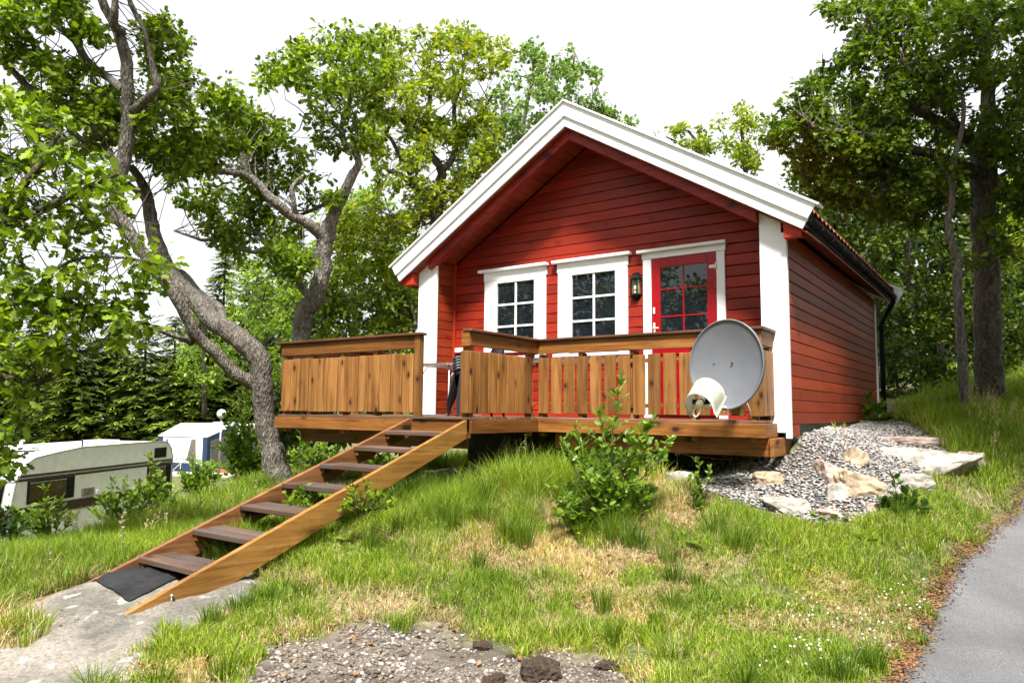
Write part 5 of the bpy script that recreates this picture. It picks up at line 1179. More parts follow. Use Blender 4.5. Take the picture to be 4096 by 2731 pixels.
S_ = [('leafy shrub left of the leaning oak trunk, below the second caravan', (575,1120), [(570,900),(530,960),(600,930),(510,1020),(615,980),(550,900),(590,1010),(540,1050),(610,1060),(520,950),(560,980)], 11.4, .085, .42, L_BUSH, 26),
 ('rowan sapling in front of the rear end of the long caravan', (345,1185), [(345,1040),(370,1080),(320,1100),(390,1110),(300,1130),(405,1130),(350,1120)], 9.3, .075, .24, L_BUSH, 13),
 ('low rowan bush in front of the middle of the long caravan', (275,1215), [(255,1100),(290,1090),(230,1140),(310,1140),(210,1170),(330,1170),(265,1150)], 8.6, .07, .22, L_BUSH, 12),
 ('fern like bush in front of the near corner of the long caravan', (120,1245), [(100,1120),(70,1160),(140,1150),(40,1190),(165,1180),(90,1180),(20,1170)], 7.8, .07, .20, L_BUSH, 12),
 ('dark bush at the left edge below the long caravan', (10,1260), [(0,1170),(-30,1180),(30,1200),(-60,1200),(50,1215)], 7.4, .075, .22, L_DSHRUB, 11),
 ('bush on the slope right of the rowan sapling', (455,1150), [(440,1060),(470,1070),(420,1100),(490,1100),(450,1110)], 9.8, .085, .30, L_BUSH, 18),
 ('ferny undergrowth beneath the left end of the deck', (720,1080), [(690,1000),(740,1010),(780,1030),(660,1040),(800,1060),(720,1040),(760,1060),(700,1060)], 11.3, .085, .3, L_BUSH, 13),
 ('leafy plant poking up beneath the upper stair treads', (878,1080), [(870,1045),(890,1040),(905,1050),(860,1060)], 7.9, .075, .07, L_SHRUB, 4),
 ('bramble under the middle of the stairs', (700,1180), [(690,1120),(720,1130),(660,1150),(740,1150)], 6.6, .06, .16, L_BUSH, 9),
 ('small weeds beside the lower stringer', (830,1180), [(810,1120),(850,1110),(880,1130),(790,1160),(905,1150)], 6.0, .055, .14, L_OAK, 8)]
for k, (lb, bs, tips, D, ls, sd_, lm, nsd) in enumerate(S_):
    shrub('wild_shrub', lb, bs, [[bs, ((bs[0]+tx)/2+(tx-bs[0])*.15, (bs[1]+ty)/2), (tx, ty, .3*math.sin(i*2.1))] for i, (tx, ty) in enumerate(tips)], D, ls, lm, nside=nsd, side=sd_, spacing=ls*.42, r0=.007, seed=20+k)
# ------------------------------------------------------------------ ground cover
GREEN = leaf_mat('grass_blade', (.085, .145, .010), (.18, .28, .018), (.33, .42, .05), .35, rough=.45)
GREEN2 = leaf_mat('tussock_blade', (.045, .10, .008), (.11, .20, .013), (.24, .34, .035), .35, rough=.45)
STRAW = leaf_mat('dry_grass_blade', (.30, .20, .10), (.46, .34, .185), (.62, .50, .31), .2, rough=.7)
def blades(name, x, y, h, wd, mat, lean=.35, z=None, flat=False, rg=rng, lx=None, ly=None):
    n_ = len(x); z = T(x, y)-.008 if z is None else z
    a = rg.uniform(0, 2*math.pi, n_); dx, dy = np.cos(a), np.sin(a); l_ = lean*(.3+rg.random(n_))
    gx, gy = dx*l_, dy*l_
    if lx is not None: gx = gx+lx; gy = gy+ly
    b = a+math.pi/2+rg.normal(0, .5, n_); wx, wy = np.cos(b)*wd/2, np.sin(b)*wd/2
    up = np.full(n_, .12) if flat else 1-.25*l_
    P = np.zeros((n_, 5, 3)); P[:, 0] = np.stack([x-wx, y-wy, z], -1); P[:, 1] = np.stack([x+wx, y+wy, z], -1)
    mx, my, mz = x+gx*h*.35, y+gy*h*.35, z+h*.55*up
    P[:, 2] = np.stack([mx+wx*.8, my+wy*.8, mz], -1); P[:, 3] = np.stack([mx-wx*.8, my-wy*.8, mz], -1)
    P[:, 4] = np.stack([x+gx*h*1.1, y+gy*h*1.1, z+h*up*(1-.25*l_)], -1)
    base = (np.arange(n_)*5)[:, None]; ff = (base+np.array([[0, 1, 2, 3, 3, 2, 4]])).ravel(); lt = np.tile([4, 3], n_)
    return setp(link(name, mesh_np(name, P.reshape(-1, 3), ff, lt, mat)), kind='stuff')
HOUSE = np.array([(-7.5, 8.0), (-1.98, 8.0), (-1.98, 13.8), (-7.5, 13.8)])
STAIRP = np.array([(-5.80, 2.7), (-4.88, 2.4), (-4.88, 3.6), (-5.80, 3.6)])
def allowed(x, y, soft=.10):
    jit = (fbm(x*5, y*5, 0, 2, 41)-.5)*soft*4
    ok = ~inpoly(x, y, HOUSE)
    for P_, s_ in ((ROCK, .1), (GRAV, .16), (MOUND, .05), (PATH, .10)):
        d = np.where(inpoly(x, y, P_), 1, -1)*pdist(x, y, P_); ok &= (d+jit*(1 if s_ < .16 else 1.5)+ (.10 if P_ is PATH else 0)) < 0
    under = (x > -5.0) & (x < -2.0) & (y > 7.62) | ((x > -8.1) & (x < -4.8) & (y > 6.3) & (y < 8.0) & (vnoise(x*3, y*3, 0, 5) > .3))
    return ok & ~under & ~inpoly(x, y, STAIRP)
def dryf(x, y): return np.clip((.55*fbm(x*1.1+3, y*1.1, 0, 3, 21)+.45*fbm(x*3.3, y*3.3, 0, 2, 22)-.475)*6, 0, 1)*np.clip((9.3-y)/1.0, .2, 1)
def height(x, y):
    h = .105+0*x
    dk = np.clip(1.15-np.maximum(np.where(x < -3.6, 6.4-y, 7.2-y), 0)/1.7, 0, 1)*((x < -2.6) & (x > -5.0)); h = h+.26*dk
    h = h+.13*np.clip((-5.9-x)/.8, 0, 1)+.09*((x < -4.9) & (x > -5.9))
    h = h+.17*np.clip((y-9.3)/1.2, 0, 1)*(x > -1.6)
    h = h*np.where((x > -1.6) & (y < 8.3), .80, 1.0)
    return h*(.55+1.0*vnoise(x*3.1, y*3.1, 0, 51))*(1-.35*dryf(x, y)*(x > -5.5))
def scatter(n_, dmin, dmax, hf=.74):
    D = np.sqrt(rng.uniform(dmin**2, dmax**2, n_)); s = rng.uniform(-hf, hf, n_); fx, rx = Fa[:2]/np.linalg.norm(Fa[:2]), Ra[:2]/np.linalg.norm(Ra[:2])
    P = np.outer(D, fx)+np.outer(D*s, rx); return P[:, 0], P[:, 1]
def patch(n_, dmin, dmax, wscale):
    x, y = scatter(n_//9, dmin, dmax); k = allowed(x, y) & (vnoise(x*2.2, y*2.2, 0, 61) > .22); x, y = x[k], y[k]
    m_ = 13; cx, cy = np.repeat(x, m_), np.repeat(y, m_); r = rng.uniform(.02, .07)*1+np.abs(rng.normal(0, .045, len(cx))); a = rng.uniform(0, 6.283, len(cx))
    ox, oy = r*np.cos(a), r*np.sin(a); X1, Y1 = cx+ox, cy+oy
    ux, uy = scatter(n_//2, dmin, dmax); k = allowed(ux, uy); ux, uy = ux[k], uy[k]
    X_ = np.concatenate([X1, ux]); Y_ = np.concatenate([Y1, uy]); LX_ = np.concatenate([ox*4, ux*0]); LY_ = np.concatenate([oy*4, uy*0])
    k = allowed(X_, Y_); X_, Y_, LX_, LY_ = X_[k], Y_[k], LX_[k], LY_[k]
    d = dryf(X_, Y_); isdry = rng.random(len(X_)) < .20+.57*d*(X_ > -5.6)+.28*d*(X_ <= -5.6)
    drop = rng.random(len(X_)) < .45*d*(X_ > -5.6); isg = ~isdry & ~drop; isdry &= (rng.random(len(X_)) < .75)
    h = height(X_, Y_)*rng.uniform(.5, 1.25, len(X_)); wd = wscale*rng.uniform(.7, 1.3, len(X_))
    blades('grass', X_[isg], Y_[isg], h[isg], wd[isg], GREEN, .42, lx=LX_[isg], ly=LY_[isg])
    blades('dry_grass', X_[isdry], Y_[isdry], h[isdry]*.75+.02, wd[isdry]*.85, STRAW, .8, lx=LX_[isdry], ly=LY_[isdry])
patch(230000, 2.6, 7.5, .0058)
patch(150000, 7.5, 13, .0085)
patch(60000, 13, 24, .018)
# tussocks: dense arching clumps, larger towards the deck
tx_, ty_ = scatter(2600, 3.0, 9.0, .62); k = allowed(tx_, ty_, .05) & (tx_ > -6.0) & (fbm(tx_*1.4, ty_*1.4, 0, 2, 91) > .47) & (rng.random(len(tx_)) < .16+.5*np.clip((ty_-4.6)/2, 0, 1)*(tx_ < -2.6)); tx_, ty_ = tx_[k], ty_[k]
m_ = 85; R0 = np.repeat(rng.uniform(.03, .09, len(tx_)), m_); Hh = np.repeat(rng.uniform(.14, .26, len(tx_))*np.where((ty_ > 5.0) & (tx_ < -2.6), 1.45, 1.0), m_); a = rng.uniform(0, 6.283, len(R0)); r = R0*np.sqrt(rng.random(len(R0)))
cx, cy = np.repeat(tx_, m_), np.repeat(ty_, m_); ox, oy = r*np.cos(a), r*np.sin(a)
blades('grass_tussocks', cx+ox, cy+oy, Hh*rng.uniform(.6, 1.25, len(R0)), np.full(len(R0), .0052), GREEN2, .25, lx=ox*9, ly=oy*9)
# lying straw litter
x, y = scatter(60000, 2.6, 8.5); k = allowed(x, y, .05) & (rng.random(len(x)) < .10+.9*dryf(x, y)) & (x > -6.2); x, y = x[k], y[k]
blades('straw_litter', x, y, rng.uniform(.05, .14, len(x)), np.full(len(x), .0042), STRAW, 1.0, z=T(x, y)+rng.uniform(.0, .03, len(x)), flat=True)
# flowering grass stems
def seedheads(n_, poly, h0, h1):
    P = hpoly(poly); x = rng.uniform(P[:, 0].min(), P[:, 0].max(), n_*6); y = rng.uniform(P[:, 1].min(), P[:, 1].max(), n_*6); k = inpoly(x, y, P) & (allowed(x, y) | (x > -5.2)); x, y = x[k][:n_], y[k][:n_]
    if len(x) < 2: return
    z = T(x, y); h = rng.uniform(h0, h1, len(x)); a = rng.uniform(-.8, 2.4, len(x)); lx, ly = np.cos(a)*.18, np.sin(a)*.18
    pos, tip, nr, sz = [], [], [], []
    V, F, c = [], [], 0
    for i in range(len(x)):
        for s in np.linspace(.68, 1, 9):
            p_ = np.array([x[i]+lx[i]*h[i]*s**2, y[i]+ly[i]*h[i]*s**2, z[i]+h[i]*s*(1-.06*s)])
            for e in range(3): pos.append(p_); tip.append(np.array([lx[i], ly[i], .25])+rng.normal(0, .35, 3)); nr.append(rng.normal(size=3)); sz.append(.022+.05*(1-s))
    leaves('seed_heads', np.array(pos), np.array(tip), np.array(nr), np.array(sz), _tmpl([(.09, .3), (.10, .7)]), leaf_mat('grass_seed', (.34, .27, .15), (.48, .40, .24), (.62, .55, .36), .25)).update_tag()
    bpy.data.objects[-1] if False else None
    blades('flower_stalks', x, y, h/1.05, np.full(len(x), .0035), STRAW, .12, lx=lx*.85, ly=ly*.85)
for pl_, n_, h0, h1 in (([(1120,1075),(1190,1060),(1260,1060),(1210,1110),(1130,1120)], 26, .42, .62), ([(0,1290),(200,1260),(420,1180),(560,1130),(600,1170),(420,1250),(250,1330),(60,1385),(0,1395)], 190, .28, .48), ([(2200,960),(2350,1010),(2350,1080),(2250,1090)], 40, .4, .6)):
    seedheads(n_, pl_, h0, h1)
for o_ in bpy.data.objects:
    if o_.name.startswith('seed_heads'): o_['kind'] = 'stuff'
# brown litter along the path edge
t_ = rng.uniform(0, 1, 10000); seg = np.minimum((t_*(len(PEDGE)-1)).astype(int), len(PEDGE)-2); f_ = t_*(len(PEDGE)-1)-seg
PB_ = PEDGE[seg]*(1-f_)[:, None]+PEDGE[seg+1]*f_[:, None]; x = PB_[:, 0]+rng.normal(-.05, .05, len(t_)); y = PB_[:, 1]+rng.normal(0, .03, len(t_))
LIT = leaf_mat('brown_litter', (.12, .045, .018), (.24, .10, .04), (.38, .21, .10), .05, rough=.9)
tp = rng.normal(size=(len(x), 3)); tp[:, 2] *= .2; nr = rng.normal(size=(len(x), 3))*.3; nr[:, 2] += 1
setp(leaves('leaf_litter', np.stack([x, y, T(x, y)+.016+rng.uniform(0, .008, len(x))], -1), tp, nr, rng.uniform(.010, .026, len(x)), T_HEX, LIT), kind='stuff')
x, y = scatter(5200, 2.8, 8); k = allowed(x, y, .05) & (dryf(x, y) > .25) | inpoly(x, y, GRAV) & (rng.random(len(x)) < .2); x, y = x[k], y[k]
tp = rng.normal(size=(len(x), 3)); tp[:, 2] *= .3; nr = rng.normal(size=(len(x), 3))*.5; nr[:, 2] += 1
setp(leaves('dead_leaves', np.stack([x, y, T(x, y)+rng.uniform(.004, .03, len(x))], -1), tp, nr, rng.uniform(.02, .06, len(x)), T_OAK, LIT), kind='stuff')
# clover: small leaves and white heads in the lawn by the path
x, y = scatter(60000, 2.8, 7.5); k = allowed(x, y) & (x > -2.0+.4*vnoise(x*2, y*2, 0, 9)) & (y < 6.8) & (vnoise(x*2.5, y*2.5, 0, 71) > .42); x, y = x[k], y[k]
tp = rng.normal(size=(len(x), 3)); tp[:, 2] *= .2; nr = rng.normal(size=(len(x), 3))*.3; nr[:, 2] += 1
setp(leaves('clover', np.stack([x, y, T(x, y)+rng.uniform(.02, .055, len(x))], -1), tp, nr, rng.uniform(.012, .024, len(x)), T_HEX, L_OAKN), kind='stuff')
# stones
def pebbles(name, x, y, size, mat, lift=.3, z=None, squash=.6):
    bm = bmesh.new(); bmesh.ops.create_icosphere(bm, subdivisions=1, radius=1); V0 = np.array([v.co[:] for v in bm.verts]); F0 = np.array([[v.index for v in f.verts] for f in bm.faces]); bm.free()
    n_ = len(x); z = T(x, y) if z is None else z; k = len(V0)
    sc = size[:, None]*.5*rng.uniform(.6, 1.25, (n_, 3)); sc[:, 2] *= squash
    V = V0[None]*sc[:, None]*(1+rng.uniform(-.22, .22, (n_, k, 1))); a = rng.uniform(0, 6.283, n_); c, s = np.cos(a)[:, None], np.sin(a)[:, None]
    X_ = V[..., 0]*c-V[..., 1]*s; Y_ = V[..., 0]*s+V[..., 1]*c; tl = rng.uniform(-.4, .4, (n_, 1)); Z_ = V[..., 2]+X_*tl
    W_ = np.stack([X_+x[:, None], Y_+y[:, None], Z_+(z+size*lift)[:, None]], -1)
    ff = ((np.arange(n_)*k)[:, None, None]+F0[None]).reshape(-1); return setp(link(name, mesh_np(name, W_.reshape(-1, 3), ff, np.full(n_*len(F0), 3), mat)), kind='stuff')
def stone_mat(name, stops, sc=30.0, isl=True):
    ma, n, p, o = new_mat(name); g = n.nodes.new('ShaderNodeNewGeometry'); c0 = coords(n, (1, 1, 1), False)
    a1 = nd(n, 'ShaderNodeTexNoise', Scale=sc, Detail=7.0, Roughness=.65); n.links.new(c0, a1.inputs['Vector'])
    if isl:
        r = ramp(n, g.outputs['Random Per Island'], stops); r.color_ramp.interpolation = 'LINEAR'
    else: r = ramp(n, a1.outputs['Fac'], stops)
    r2 = ramp(n, a1.outputs['Fac'], [(.35, (.72, .72, .72)), (.5, (1, 1, 1)), (.65, (1.2, 1.2, 1.2))])
    n.links.new(mixc(n, 1, r.outputs[0], r2.outputs[0], 'MULTIPLY'), p.inputs['Base Color']); p.inputs['Roughness'].default_value = .85
    bump(n, p, a1.outputs['Fac'], .8, .012); return ma
PEB = stone_mat('mixed_pebbles', [(0, (.10, .11, .125)), (.22, (.20, .22, .24)), (.42, (.36, .37, .37)), (.58, (.50, .485, .46)), (.72, (.60, .54, .48)), (.84, (.50, .38, .30)), (.93, (.70, .66, .60)), (1, (.26, .10, .06))], 60)
PEB2 = stone_mat('patch_gravel', [(0, (.10, .08, .06)), (.35, (.19, .155, .12)), (.6, (.28, .23, .185)), (.8, (.38, .32, .275)), (.95, (.48, .44, .40)), (1, (.60, .56, .52))], 60)
x = rng.uniform(-3.7, -.6, 46000); y = rng.uniform(6.9, 13.4, 46000); d = np.where(inpoly(x, y, MOUND), 1, -1)*pdist(x, y, MOUND)+(fbm(x*5, y*5, 0, 3, 5)-.5)*.12
k = (d > .0) & (rng.random(len(x)) < np.clip(1.35-(y-8)/6, .3, 1)); x, y = x[k], y[k]
pebbles('gravel_mound', x, y, rng.uniform(.014, .042, len(x)), PEB, .25, z=T(x, y)+rng.uniform(-.004, .014, len(x)))
x, y = scatter(60000, 2.7, 6.3, .5); d = np.where(inpoly(x, y, GRAV), 1, -1)*pdist(x, y, GRAV)+(fbm(x*5, y*5, 0, 3, 5)-.5)*.5+rng.normal(0, .05, len(x)); k = (d > 0) & (vnoise(x*4, y*4, 0, 31) > .25); x, y = x[k], y[k]
pebbles('gravel_patch', x, y, .005+.034*rng.random(len(x))**5+.008*rng.random(len(x)), PEB2, .15)
x, y = scatter(6000, 2.7, 6, .7); k = inpoly(x, y, ROCK) & (x < -5.0) & (y < 2.4); x, y = x[k], y[k]
pebbles('gravel_chips', x, y, .006+.02*rng.random(len(x))**3, PEB2, .2, z=rockz(x, y))
# tufts growing in the gravel and at the rock edge
def rock(label, vx, vy, wpx, hpx, col, depth=.8, name='granite_rock', seed=0, D=None, tilt=0.0, sink=.25, detail=1.0):
    """vx,vy bottom centre in image px; wpx,hpx apparent size"""
    b = at(vx, vy, D) if D else hit(vx, vy)[0]
    Dd = float(b @ Fa); W_ = wpx/FV*Dd; H_ = hpx/FV*Dd; rg = np.random.default_rng(seed+100)
    bm = bmesh.new()
    for _ in range(19):
        d = nrmz(rg.normal(size=3)); d = np.sign(d)*np.abs(d)**.5; bm.verts.new(d*[.5, .5, .5])
    res = bmesh.ops.convex_hull(bm, input=bm.verts[:]); bmesh.ops.delete(bm, geom=[v for v in bm.verts if not v.link_faces], context='VERTS')
    bmesh.ops.bevel(bm, geom=bm.edges[:], offset=.015, segments=1, affect='EDGES'); bmesh.ops.triangulate(bm, faces=bm.faces[:])
    for _ in range(3): bmesh.ops.subdivide_edges(bm, edges=[e for e in bm.edges if e.calc_length() > .07], cuts=1); bmesh.ops.triangulate(bm, faces=bm.faces[:])
    co = np.array([v.co[:] for v in bm.verts]); nn_ = nrmz(co)
    disp = (fbm(co[:, 0]*3+seed, co[:, 1]*3, co[:, 2]*3, 3, seed)-.5)*.15+(fbm(co[:, 0]*11, co[:, 1]*11+seed, co[:, 2]*11, 2, seed)-.5)*.085
    co = co+nn_*disp[:, None]*detail
    r_, f_ = Ra.copy(), Fa.copy(); r_[2] = 0; f_[2] = 0; r_ = nrmz(r_); f_ = nrmz(f_)
    X_ = co[:, 0]*W_; Z_ = co[:, 2]*H_*1.25; X2 = X_*math.cos(tilt)-Z_*math.sin(tilt); Z2 = X_*math.sin(tilt)+Z_*math.cos(tilt)
    P = b+np.outer(X2, r_)+np.outer(co[:, 1]*W_*depth, f_); P[:, 2] += Z2+H_*(.5-sink-.26)
    for v, p_ in zip(bm.verts, P): v.co = p_
    me = bpy.data.meshes.new(name); bmesh.ops.recalc_face_normals(bm, faces=bm.faces); bm.to_mesh(me); bm.free(); me.materials.append(col)
    return setp(link(name, me, org=b), label, 'rock')
R_W = stone_mat('white_granite', [(.25, (.16, .145, .12)), (.42, (.34, .31, .27)), (.58, (.48, .44, .39)), (.75, (.60, .57, .52))], 7.0, False)
R_T = stone_mat('tan_granite', [(.25, (.20, .15, .10)), (.42, (.40, .30, .20)), (.58, (.54, .42, .29)), (.75, (.60, .53, .44))], 7.0, False)
R_P = stone_mat('pink_granite', [(.25, (.24, .17, .14)), (.45, (.42, .31, .26)), (.6, (.54, .43, .37)), (.75, (.62, .55, .50))], 7.0, False)
for a in (('long pale block of broken granite, largest rock on the gravel mound', 2130, 1066, 250, 64, R_W, .45), ('brownish boulder half sunk in grass at the right end of the long pale block', 2232, 1070, 62, 56, R_P, .8),
  ('flat pink slab lying just behind the long pale block', 2085, 1016, 190, 24, R_P, .35), ('tan slab leaning on the gravel left of the dark shrub', 1983, 1124, 130, 60, R_T, .7, 'granite_rock', None, -.35),
  ('pinkish slab half buried in the middle of the gravel', 1898, 1096, 84, 54, R_P, .8, 'granite_rock', None, -.6), ('narrow pale stone standing high in the gravel mound', 1961, 1060, 56, 50, R_T, .7, 'granite_rock', None, -.6),
  ('sharp white angular stone at the lower edge of the gravel', 1921, 1144, 62, 56, R_W, .8), ('lumpy whitish stone where the gravel meets the grass', 1800, 1168, 120, 46, R_W, .6),
  ('tan stone on the gravel close to the deck corner', 1766, 1110, 66, 46, R_T, .8), ('reddish stone half hidden in grass below the white angular stone', 1915, 1184, 90, 32, R_P, .7),
  ('pale rock in front of the long block, partly under grass', 2085, 1114, 104, 46, R_W, .6), ('rounded grey boulder under the deck carrying a steel post shoe', 1560, 1112, 66, 52, R_W, .8),
  ('small pink stone in front of the dark shrub', 2003, 1172, 30, 30, R_P, .7), ('white rock in the shade under the upper stairs', 940, 1120, 40, 18, R_W, .7), ('pale stone among the bushes in front of the long caravan', 345, 1205, 72, 22, R_W, .6)):
    kw = {}
    rock(a[0], a[1], a[2], a[3], a[4], a[5], a[6], seed=len(a[0])*7 % 41, tilt=(a[9] if len(a) > 9 else 0))
PEAT = stone_mat('dark_peat', [(.3, (.018, .010, .006)), (.5, (.045, .026, .015)), (.7, (.085, .052, .032))], 60, False)
for lb, vx, vy, w_, h_ in (('largest dark clod of peat on the gravel patch', 1243, 1552, 100, 62), ('dark clod of peat at the upper edge of the gravel patch', 1108, 1492, 50, 34), ('dark clod of peat at the bottom edge left of the largest clod', 1135, 1568, 54, 30), ('low dark clod of peat right of the largest clod', 1392, 1532, 66, 24), ('smallest dark crumb of peat between the two upper clods', 1170, 1512, 26, 14)):
    rock(lb, vx, vy, w_, h_, PEAT, .8, name='peat_clod', seed=int(vx), detail=2.2)
    bpy.data.objects[-1]
# broad leaved weeds and buttercups
def weed(label, vx, vy, size, n_, mat, seed):
    rg = np.random.default_rng(seed); b = hit(vx, vy)[0]; t = thing('broadleaf_weed', label, 'weed', tuple(b)); a = rg.uniform(0, 6.28, n_)
    tp = np.stack([np.cos(a), np.sin(a), rg.uniform(.5, 1.3, n_)], -1); mb = MB()
    st_ = b+nrmz(tp)*size*.5
    for s_ in st_: mb.tube([b, (b+s_)/2+[0, 0, .01], s_], [.004, .003, .002], 5, cap=False)
    mb.build('stem', L_BUSH, t); nr = np.stack([-np.cos(a), -np.sin(a), np.full(n_, 1.0)], -1)
    leaves('foliage', st_, tp*[1, 1, .4], nr, size*rg.uniform(.7, 1.1, n_), T_ROUND, mat, t)
for k, (lb, vx, vy, sz, n_, m_) in enumerate((('burdock like weed with a big leaf in the dry grass right of centre', 1612, 1262, .11, 5, L_SHRUB), ('small broad leaved weed above the right end of the gravel patch', 1468, 1452, .07, 5, L_SHRUB), ('single large pale leaf in the grass beside the stairs', 915, 1172, .14, 3, L_SHRUB),
   ('dock like weed at the lower rim of the gravel mound', 1885, 1195, .10, 6, L_BUSH), ('lady fern tuft under the lower stringer', 800, 1245, .09, 7, L_BUSH), ('upright weed in the gravel left of the dark shrub', 1925, 1190, .09, 7, L_BUSH), ('round leaved weed below the stairs', 690, 1300, .07, 5, L_BUSH), ('nettle like weed beside the dark shrub', 1990, 1240, .08, 6, L_BUSH))):
    weed(lb, vx, vy, sz, n_, m_, 300+k)
YEL = paint('buttercup_petal', (.80, .55, .01), .4, .1)
for lb, vx, vy in (('buttercup left of the foot of the tall young shrub', 1272, 1172), ('second buttercup, higher and further left beside the tall young shrub', 1281, 1150), ('buttercup in the grass below the tall young shrub', 1326, 1238)):
    b = hit(vx, vy+26)[0]; t = thing('buttercup', lb, 'flower', tuple(b)); w = MB(); tp_ = b+np.array([.01, 0, .14]); w.tube([b, (b+tp_)/2+[.008, 0, 0], tp_], .0018, 5); w.build('stem', L_BUSH, t)
    a = np.arange(5)*1.2566; tt = np.stack([np.cos(a), np.sin(a), np.full(5, .5)], -1); leaves('flower_head', np.tile(tp_, (5, 1)), tt, np.tile([0, 0, 1.], (5, 1)), np.full(5, .018), T_ROUND, YEL, t)
WF = paint('clover_flower', (.75, .73, .66), .8, .1)
x, y = scatter(9000, 2.9, 6.8); k = allowed(x, y) & inpoly(x, y, hpoly([(1690,1568),(1800,1420),(1850,1360),(2010,1370),(2160,1330),(2090,1490),(2070,1600)])) & (vnoise(x*3, y*3, 0, 12) > .4); x, y = x[k][:75], y[k][:75]
pebbles('clover_flowers', x, y, np.full(len(x), .016), WF, 0, z=T(x, y)+.085, squash=.9)
# ------------------------------------------------------------------ caravans
CW = paint('caravan_white', (.74, .74, .71), .35, .03); CGREY = paint('caravan_side_panel', (.80, .79, .79), .45, .05); MAROON = paint('maroon_band', (.035, .010, .010), .35, .1)
CURT = paint('brown_curtain_window', (.075, .055, .022), .12, .3); TRIM = paint('caravan_trim', (.45, .45, .46), .25, .08, metal=.5)
A0 = Vector((-21.05, 11.93, 0)); dv = Vector((.487, -.873, 0)).normalized(); wv = Vector((-.873, -.487, 0)).normalized(); LEN = 5.78; WID = 2.15
car = thing('long_caravan', 'long white caravan with maroon stripes and dark framed side windows in the lower left', 'caravan', tuple(A0+dv*2.9+wv*1.07+Vector((0, 0, -3.62))))
def cp(t, o, z): return A0+dv*t+wv*o+Vector((0, 0, z))
prof = [(LEN+.02, -3.12), (LEN+.10, -2.45), (LEN-.02, -1.75), (LEN-.10, -1.58), (LEN-.22, -1.40), (LEN-.34, -1.27), (LEN-.55, -1.17), (4.6, -1.09), (3.7, -1.0), (.5, -.985), (.15, -1.0), (-.05, -1.07), (-.20, -1.22), (-.27, -1.45), (-.31, -1.9), (-.30, -3.12)]
w = MB(); a = [w.bm.verts.new(cp(t, 0, z)) for t, z in prof]; b = [w.bm.verts.new(cp(t, WID, z)) for t, z in prof]
for i in range(len(prof)-1): w.bm.faces.new([a[i], a[i+1], b[i+1], b[i]])
w.bm.faces.new([a[-1], a[0], b[0], b[-1]]); w.bm.faces.new(b); w.build('roof_shell', CW, car)
w = MB(); w.prism([cp(t, -.004, z) for t, z in prof], wv*.003); w.build('side_panel', CGREY, car)
w = MB(); w.tube([cp(t, -.004, z) for t, z in prof], .018, 6); w.build('edge_moulding', TRIM, car)
def side(t0, t1, z0, z1, th, nm, m, parent=car, bev=0, off=-.008):
    w = MB(); w.prism([cp(t0, off, z0), cp(t1, off, z0), cp(t1, off, z1), cp(t0, off, z1)], -wv*th, bev); return w.build(nm, m, parent)
side(-.29, LEN-.05, -1.585, -1.535, .006, 'stripe', MAROON); side(-.30, LEN+.0, -1.675, -1.625, .006, 'stripe', MAROON); side(-.29, LEN-.03, -1.618, -1.592, .02, 'rail_moulding', TRIM)
side(-.30, LEN+.06, -2.49, -2.27, .006, 'stripe', MAROON); side(-.30, LEN+.04, -2.268, -2.245, .015, 'rail_moulding', TRIM); side(-.30, LEN+.08, -2.515, -2.492, .015, 'rail_moulding', TRIM)
def cwin(t0, t1, z0, z1, shut=True):
    f = side(t0, t1, z0, z1, .02, 'window', BLACKM, bev=.006)
    ts = t0+(.30 if shut else .05)
    side(ts, t1-.06, z0+.06, z1-.07, .006, 'pane', CURT, f, off=-.030); side(ts, t1-.06, z1-.06, z1-.04, .01, 'frame_rail', TRIM, f, off=-.030)
    if shut:
        for k in range(12): side(t0+.04, t0+.25, z0+.05+k*(z1-z0-.1)/12, z0+.05+(k+.55)*(z1-z0-.1)/12, .012, 'shutter_slat', BLACKM, f, off=-.030)
cwin(3.92, 5.42, -2.20, -1.68); cwin(-.22, .96, -2.24, -1.68)
v_ = side(3.17, 3.64, -2.23, -2.02, .015, 'vent', TRIM, bev=.004); side(3.21, 3.60, -2.20, -2.05, .004, 'vent_grille', paint('tan_grille', (.25, .21, .15), .7, .3), v_, off=-.024)
side(3.02, 3.12, -2.22, -2.12, .03, 'socket_flap', CGREY, bev=.006)
hv = side(.07, .66, -1.46, -1.17, .02, 'vent', BLACKM, bev=.03)
for k in range(3):
    for j in range(5): side(.13+.17*k, .26+.17*k, -1.42+.045*j, -1.40+.045*j, .008, 'vent_slat', DARKIN, hv, off=-.030)
# front face details
def front(o0, o1, z0, z1, nm, m, parent=car, th=.015, off=.02):
    def T_(z): return LEN+.10-(z+2.45)*(.12/.7) if z > -2.45 else LEN+.10
    w = MB(); w.prism([cp(T_(z0)+off, o0, z0), cp(T_(z0)+off, o1, z0), cp(T_(z1)+off, o1, z1), cp(T_(z1)+off, o0, z1)], dv*th, .003); return w.build(nm, m, parent)
fw_ = front(.42, 1.80, -2.22, -1.72, 'window', paint('pale_curtain_window', (.62, .55, .46), .15, .12))
for sh0 in (.24, 1.81):
    s_ = front(sh0, sh0+.17, -2.28, -1.70, 'shutter', BLACKM)
    for k in range(18): front(sh0+.02, sh0+.15, -2.26+k*.031, -2.243+k*.031, 'shutter_slat', DARKIN, s_, off=.036)
front(0.02, 2.13, -2.52, -2.30, 'locker_lid', paint('faded_maroon', (.26, .13, .12), .3, .1)); front(0.0, 2.15, -1.64, -1.60, 'front_moulding', TRIM); front(.08, .13, -1.92, -1.84, 'marker_lamp', CGREY)
front(.10, .36, -2.40, -2.38, 'grab_handle', TRIM, off=.05)
